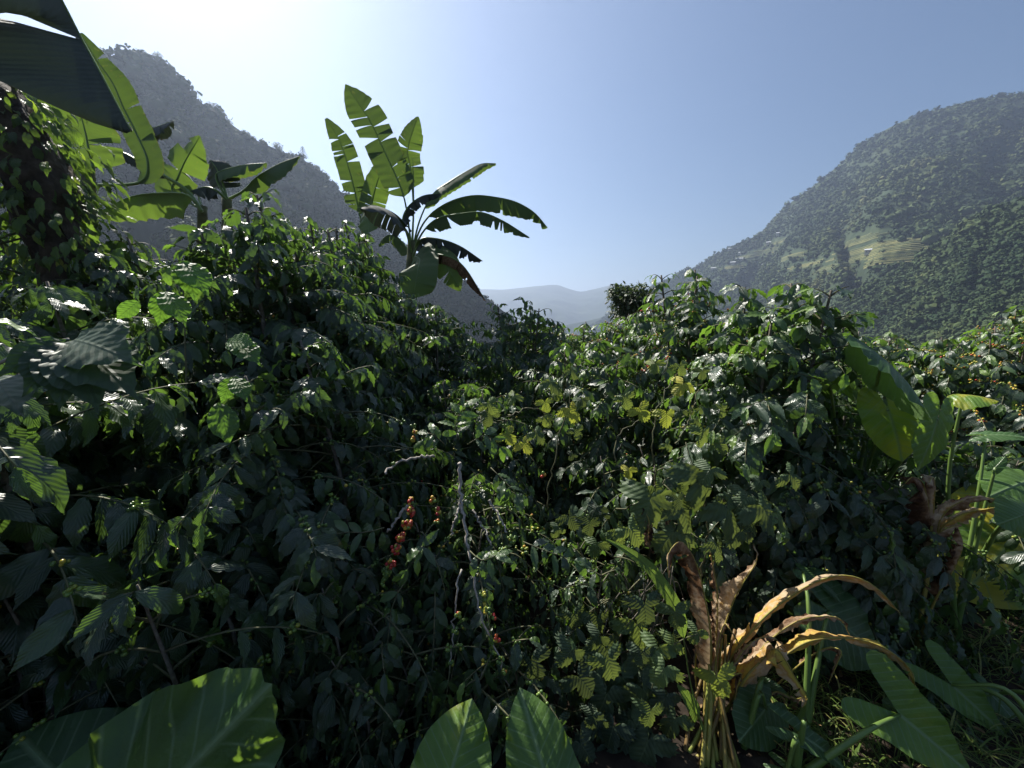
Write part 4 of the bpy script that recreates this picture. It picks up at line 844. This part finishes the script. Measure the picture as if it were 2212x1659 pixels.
# ------------------------------------------------------------------ lobed-leaf climbers
LOB = [lobed(k) for k in range(4)]
def climber(label, stems, leaves, seed, sz=1.05):
    rg = np.random.default_rng(seed); b = W(*stems[0][0]); x, y = b[0], b[1]; t = thing('climbing_vine', label, 'vine', b, 'lobed-leaf climbers')
    for s in stems: stick(t, 'stem', s, .005, .003, 'twig', 5, .006)
    for k, (px, py, Yd, s, tn) in enumerate(leaves):
        J = W(px, py, Yd); ang = rg.uniform(-1.2, 1.2); d = np.array([math.sin(ang), -.35, -.75 - .3 * math.cos(ang)]); L = s * sz / FPX * Yd * .62
        mb = radial_leaf(J, J + nrm(d) * L, nrm(np.array([rg.normal(0, .3), -.8, .8])), LOB[k % 4], wr=1.25, cup=.5, droop=.3, wav=.08, wn=5, rings=4, seed=k, tone=tn, mb=MB())
        lo = mb.build('leaf', M['nettle'], t)
rg = np.random.default_rng(2)
def scat(cx, cy, sx, sy, n, Yd, s, tn, dy=.15): return [(cx + rg.normal(0, sx), cy + rg.normal(0, sy), Yd + rg.uniform(-dy, dy), s * rg.uniform(.6, 1.2), float(np.clip(rg.normal(tn, .18), 0, 1))) for _ in range(n)]
climber('climber with yellowing lobed leaves hanging over the middle coffee shrub', [[(1180, 1100, 2.0), (1200, 980, 2.0), (1230, 860, 2.05), (1210, 790, 2.1)], [(1100, 900, 1.95), (1150, 880, 1.95), (1190, 900, 2.0)]],
        [(1095, 938, 1.9, 75, .85), (1132, 958, 1.9, 70, .95), (1178, 870, 2.0, 60, .8), (1233, 885, 2.0, 85, .92), (1057, 872, 1.95, 70, .5), (1160, 935, 1.95, 75, .35), (1055, 895, 1.95, 75, .2), (1190, 825, 2.1, 85, .4), (1235, 800, 2.1, 60, .4), (1110, 855, 2.0, 60, .5), (1175, 905, 1.95, 50, .6), (1245, 930, 1.9, 60, .3)] + scat(1190, 880, 60, 50, 6, 2.05, 55, .25), 4, .62)
climber('tangled climber with dry stems and yellow-green lobed leaves below the sunlit shrub', [[(1395, 1060, 1.9), (1330, 1000, 1.85), (1345, 930, 1.9), (1395, 900, 1.9)], [(1420, 1090, 1.95), (1410, 960, 1.9), (1420, 880, 1.95), (1450, 820, 2.0)], [(1460, 960, 1.9), (1490, 900, 1.9), (1510, 840, 1.95)]],
        [(1384, 885, 1.85, 80, .85), (1440, 895, 1.85, 80, .9), (1475, 830, 1.9, 80, .92), (1358, 1015, 1.85, 55, .97), (1365, 1035, 1.85, 40, .9), (1350, 860, 1.9, 70, .5), (1520, 935, 1.85, 90, .45), (1555, 960, 1.85, 70, .4), (1415, 785, 2.0, 60, .6), (1470, 790, 2.0, 60, .5), (1560, 880, 1.85, 60, .4), (1440, 960, 1.8, 50, .5)] + scat(1450, 900, 65, 70, 9, 1.95, 48, .3), 5, .62)
climber('climber with grey-green deeply cut leaves above the withered ginger', [[(1500, 1300, 1.75), (1530, 1150, 1.7), (1510, 1040, 1.7), (1480, 960, 1.8)], [(1560, 1080, 1.7), (1610, 1100, 1.65), (1680, 1120, 1.6)], [(1410, 1110, 1.7), (1460, 1080, 1.7), (1510, 1070, 1.7)]],
        [(1515, 1030, 1.65, 125, .2), (1405, 1078, 1.6, 115, .3), (1475, 1100, 1.62, 95, .25), (1572, 1100, 1.6, 110, .2), (1455, 1150, 1.6, 95, .3), (1610, 1075, 1.65, 70, .2), (1650, 1100, 1.6, 100, .25), (1600, 1150, 1.6, 70, .15), (1680, 1110, 1.62, 70, .4), (1550, 1180, 1.6, 60, .3)] + scat(1540, 1090, 90, 60, 12, 1.7, 60, .2), 6)
climber('shaded low climber with soft lobed leaves beside the dead ginger stalks', [[(1400, 1640, 1.5), (1400, 1500, 1.5), (1450, 1400, 1.5), (1520, 1360, 1.5)], [(1380, 1640, 1.5), (1330, 1500, 1.6), (1290, 1400, 1.7)]],
        [(1310, 1405, 1.6, 90, .15), (1345, 1465, 1.55, 110, .12), (1420, 1400, 1.5, 75, .45), (1455, 1395, 1.5, 60, .5), (1390, 1490, 1.5, 110, .15), (1310, 1500, 1.5, 110, .1), (1400, 1600, 1.4, 120, .12), (1290, 1340, 1.7, 70, .1), (1370, 1560, 1.45, 100, .15), (1550, 1465, 1.4, 85, .7), (1505, 1365, 1.5, 50, .5), (1240, 1330, 1.7, 60, .15)] + scat(1350, 1500, 75, 95, 36, 1.5, 80, .12), 7)
climber('thin dry vine with withered hanging leaf scraps near the black gap', [[(1330, 1100, 1.9), (1380, 1085, 1.85), (1430, 1040, 1.85), (1480, 1010, 1.85)]], scat(1270, 1110, 40, 30, 8, 1.85, 50, .2), 8)
hd = thing('dead_leaf', 'longer curled brown dead leaf hanging beneath the cut-leaved climber', 'leaf', W(1390, 1110, 1.6), 'hanging dead leaves')
hd2 = thing('dead_leaf', 'shorter pale dead leaf tucked behind the cut-leaved climber', 'leaf', W(1432, 1090, 1.62), 'hanging dead leaves')
blade(hd, 'leaf', [W(1388, 1095, 1.6), W(1402, 1125, 1.58), W(1400, 1160, 1.58), W(1408, 1192, 1.58)], .03, nrm([.3, -1, .1]), pf=.02, fold=(.9, .9), tears=0, crumple=.02, tone=.2, mat='dead', midr=.003, midmat='dead_stalk')
blade(hd2, 'leaf', [W(1432, 1090, 1.62), W(1440, 1120, 1.62), W(1452, 1150, 1.62)], .028, nrm([-.3, -1, .1]), pf=.02, fold=(.9, .9), tears=0, crumple=.02, tone=.25, mat='dead', midr=.003, midmat='dead_stalk')
dg = thing('ginger_plant', 'second withered ginger with pale drooping leaves under the elephant ears', 'plant', np.array([2.35, 1.95, float(gz(2.35, 1.95))]))
gb2 = np.array(dg.location)
for k, (pts, hw, tn) in enumerate([([(2010, 1180, 1.9), (2000, 1060, 1.85), (1975, 1030, 1.8), (1955, 1045, 1.8)], .09, .15), ([(2010, 1180, 1.9), (2020, 1060, 1.85), (2015, 1030, 1.85), (2005, 1050, 1.8)], .06, .42), ([(2020, 1180, 1.9), (2040, 1110, 1.85), (2100, 1075, 1.8), (2165, 1080, 1.75)], .05, .4),
                                   ([(2020, 1180, 1.9), (2060, 1120, 1.85), (2130, 1100, 1.8), (2215, 1100, 1.75)], .05, .65), ([(2020, 1180, 1.9), (2030, 1150, 1.85), (2080, 1130, 1.8)], .06, .38), ([(2020, 1300, 1.8), (2060, 1230, 1.75), (2080, 1180, 1.7), (2070, 1140, 1.7)], .04, .2)]):
    blade(dg, 'leaf', [gb2] + [W(*p) for p in pts], hw, nrm([-.2, -.6, 1]), pf=.5, fold=(.6, .9), tears=1, gap=.2, curl=.6, crumple=.014, tone=tn, mat='dead', midr=.009, midmat='dead_stalk', seed=k + 40)

# ------------------------------------------------------------------ trees
def tree(name, label, base, h, cr, nleaf, ls, seed, group=None, squash=.8, trunk_r=.08, lobes=9, mat='forest_leaf', lod=None, tone=.35):
    rg = np.random.default_rng(seed); base = np.asarray(base, float); t = thing(name, label, 'tree', base, group)
    c = base + np.array([0, 0, h - cr * squash]); lc = nrm(rg.normal(0, 1, (lobes, 3))) * np.array([1, 1, squash]) * cr * .62 + c
    mb = MB(); tube(mb, spline([base - np.array([0, 0, .3]), (base + c) / 2 + rg.normal(0, .04 * h, 3), c], 10), np.linspace(trunk_r, trunk_r * .5, 10), 7)
    for q in lc[:6]: tube(mb, spline([c - np.array([0, 0, cr * .4]), (c + q) / 2, q], 6), np.linspace(trunk_r * .5, trunk_r * .15, 6), 5)
    mb.build('trunk', M['bark'], t)
    lobr = rg.uniform(.55, 1.3, lobes); k = rg.integers(0, lobes, nleaf); d = nrm(rg.normal(0, 1, (nleaf, 3))); rad = cr * .5 * rg.uniform(.5, 1.1, nleaf) * lobr[k]
    P = lc[k] + d * rad[:, None] * np.array([1, 1, squash])
    mb = MB(); put_leaves(mb, lod or COFF, P, d + rg.normal(0, .5, d.shape) - np.array([0, 0, .2]), d + np.array([0, 0, .8]) + rg.normal(0, .3, d.shape), ls * rg.uniform(.7, 1.3, nleaf), np.clip(rg.normal(tone, .2, nleaf), 0, 1), seed)
    mb.build('crown', M[mat], t); return t
Yt = 13.0; c = W(1352, 652, Yt); gx = float(gz(c[0], Yt)); top = W(1352, 611, Yt)[2]
tree('round_tree', 'small round-crowned dark tree standing before the far hills', (c[0], Yt, gx), top - gx, .80, 2900, .16, 13, None, .74, .07, 13, tone=.25)
# ridge trees of the left hill: each stands up from the skyline
RT = [(222, 108, 318, 'leftmost bushy tree on the hill skyline, beside the pale banana leaf tip', 5), (278, 122, 326, 'twin-topped tree on the highest notch of the hill skyline', 6), (310, 118, 330, 'tall rounded tree near the top of the hill skyline', 7),
      (342, 130, 335, 'broad tree where the hill skyline starts to fall steeply', 7), (368, 148, 340, 'leaning tree jutting out over the steep part of the skyline', 5), (385, 172, 344, 'small scrubby tree on the steep part of the skyline', 4), (413, 200, 350, 'low tree at the foot of the steep skyline drop', 4),
      (462, 230, 360, 'pointed tree standing highest at the middle of the hill skyline', 8), (490, 258, 368, 'flat-topped layered tree on the hill skyline', 6), (530, 280, 376, 'small tree rising alone halfway down the skyline', 5), (600, 312, 390, 'twin rounded trees above the glossy arching banana leaf', 7),
      (628, 325, 398, 'dense dark tree left of the feathery conifer', 6), (684, 352, 410, 'slim tree right of the feathery conifer', 5), (705, 370, 416, 'last skyline tree before the banana leaves', 5)]
bvl = BVHTree.FromPolygons([tuple(v) for v in VL.reshape(-1, 3)], [tuple(f) for f in FL.tolist()])
for k, (px, py, Yd, lb, hh) in enumerate(RT):
    p = W(px, py + 6, Yd); r = bvl.ray_cast(Vector((p[0], p[1], 600)), Vector((0, 0, -1)))[0]; z = r.z if r else p[2] - 3
    tree('skyline_tree', lb, (p[0], p[1], z - 2.5), hh * 1.15 + 1, hh * .58, 700, 1.0, 200 + k, 'trees on the hill skyline', random.uniform(.7, 1.1), .25, 7, tone=.2)
# feathery conifer
px, py, Yd = 655, 330, 402; p = W(px, py + 12, Yd); r = bvl.ray_cast(Vector((p[0], p[1], 600)), Vector((0, 0, -1)))[0]; z = r.z if r else p[2]
t = thing('conifer', 'feathery dark conifer with layered branches on the hill skyline', 'tree', (p[0], p[1], z)); mb = MB(); b = np.array([p[0], p[1], z]); tube(mb, spline([b, b + np.array([0, 0, 12])], 6), np.linspace(.3, .06, 6), 6); mb.build('trunk', M['bark'], t)
rg = np.random.default_rng(9); A, D, N, L = [], [], [], []
for k in range(46):
    f = (k + 1) / 46; z_ = 2.5 + 9.5 * f; ln = (1 - f) ** .7 * 4.4 + .5; a = k * 2.4
    for m_ in range(9):
        q = (m_ + 1) / 9; o = np.array([math.cos(a), math.sin(a), 0]); A.append(b + o * ln * q + np.array([0, 0, z_ + .5 * q - q * q])); D.append(o + rg.normal(0, .7, 3) * np.array([1, 1, .3])); N.append([0, 0, 1]); L.append(.9)
mb = MB(); put_leaves(mb, COFF, np.array(A), np.array(D), np.array(N), np.array(L), np.full(len(A), .15), 1); mb.build('crown', M['forest_leaf'], t)
# dark ridge trees beside the village
for k, (px, py, lb, hh) in enumerate([(1605, 522, 'large dark spreading tree at the ridge village', 24), (1624, 518, 'slender tree between the ridge village roofs', 13), (1634, 516, 'second slender tree by the ridge village, nearest the slope', 12), (1571, 537, 'pointed tree on the ridge left of the farmhouses', 12)]):
    p = hit(px, py + 14)
    if p: tree('ridge_tree', lb, (p.x, p.y, p.z - 1), hh, hh * .46, 600, 2.6, 300 + k, 'trees at the ridge village', .8, .5, 9, tone=.1)

# ------------------------------------------------------------------ grass and litter
rg = np.random.default_rng(12)
def blades(name, x0, x1, y0, y1, n, hmin, hmax, label):
    x = rg.uniform(x0, x1, n); y = rg.uniform(y0, y1, n); k = fbm(x * 2, y * 2, 0, 4, 2) > -.35; x, y = x[k], y[k]; n = len(x); P = np.stack([x, y, gz(x, y) - .01], -1); a = rg.uniform(0, 6.28, n)
    V, Fq, uv = leaf_tpl(3, 7, .035, 1.0, .1, 0, 2); D = np.stack([np.cos(a) * .5, np.sin(a) * .5, np.full(n, 1.0)], -1); mb = MB()
    put_leaves(mb, [(V, Fq, uv)], P, D, np.stack([-np.cos(a), -np.sin(a), np.full(n, .5)], -1), rg.uniform(hmin, hmax, n), np.clip(rg.normal(.5, .25, n), 0, 1), 2)
    return tag(mb.build(name, M['grass']), label, 'grass', kind='stuff')
blades('grass', 1.2, 4.2, .8, 3.6, 16000, .06, .22, 'thin grass on the sloping ground at the bottom right')
n = 1500; x = rg.uniform(.7, 4.5, n); y = rg.uniform(.6, 3.8, n); P = np.stack([x, y, gz(x, y) + .012], -1); a = rg.uniform(0, 6.28, n); mb = MB()
put_leaves(mb, COFM, P, np.stack([np.cos(a), np.sin(a), rg.normal(0, .25, n)], -1), np.stack([rg.normal(0, .3, n), rg.normal(0, .3, n), np.ones(n)], -1), rg.uniform(.03, .085, n), rg.uniform(0, 1, n), 5)
tag(mb.build('leaf_litter', M['litter']), 'fallen dry brown leaves scattered on the dark soil', 'leaf litter', kind='stuff')
# dry twigs beside the dead ginger
tw = thing('brushwood', 'pile of thin dry twigs left of the withered ginger', 'twigs', G(1400, 1500))
for k in range(34):
    a = W(random.uniform(1310, 1480), random.uniform(1210, 1380), random.uniform(1.65, 1.85)); b = a + np.array([random.uniform(-.2, .2), random.uniform(-.1, .1), -random.uniform(.05, .4)])
    mb = MB(); tube(mb, curve3(a, b, random.uniform(-.04, .04), 8, (random.uniform(-.04, .04), 0, 0)), random.uniform(.0015, .0035), 4); mb.build('twig', M['bark'], tw)

# ------------------------------------------------------------------ air
hb = np.array([(x, y, z) for z in (-166, float(max(VM[..., 2].max(), VL[..., 2].max())) + 18) for y in (-9200, 9200) for x in (-9200, 9200)], float)
mb = MB(); mb.add(hb, [np.array([[0, 2, 3, 1], [4, 5, 7, 6], [0, 1, 5, 4], [2, 6, 7, 3], [0, 4, 6, 2], [1, 3, 7, 5]])])
m, n_, out = mat_new('haze'); v = nd(n_, 'ShaderNodeVolumePrincipled'); v.inputs['Color'].default_value = (.60, .73, .98, 1); v.inputs['Density'].default_value = HAZE; v.inputs['Anisotropy'].default_value = .5
n_.links.new(v.outputs[0], out.inputs['Volume']); tag(mb.build('haze', m, smooth=False), kind='stuff', label='pale blue valley haze', cat='haze')
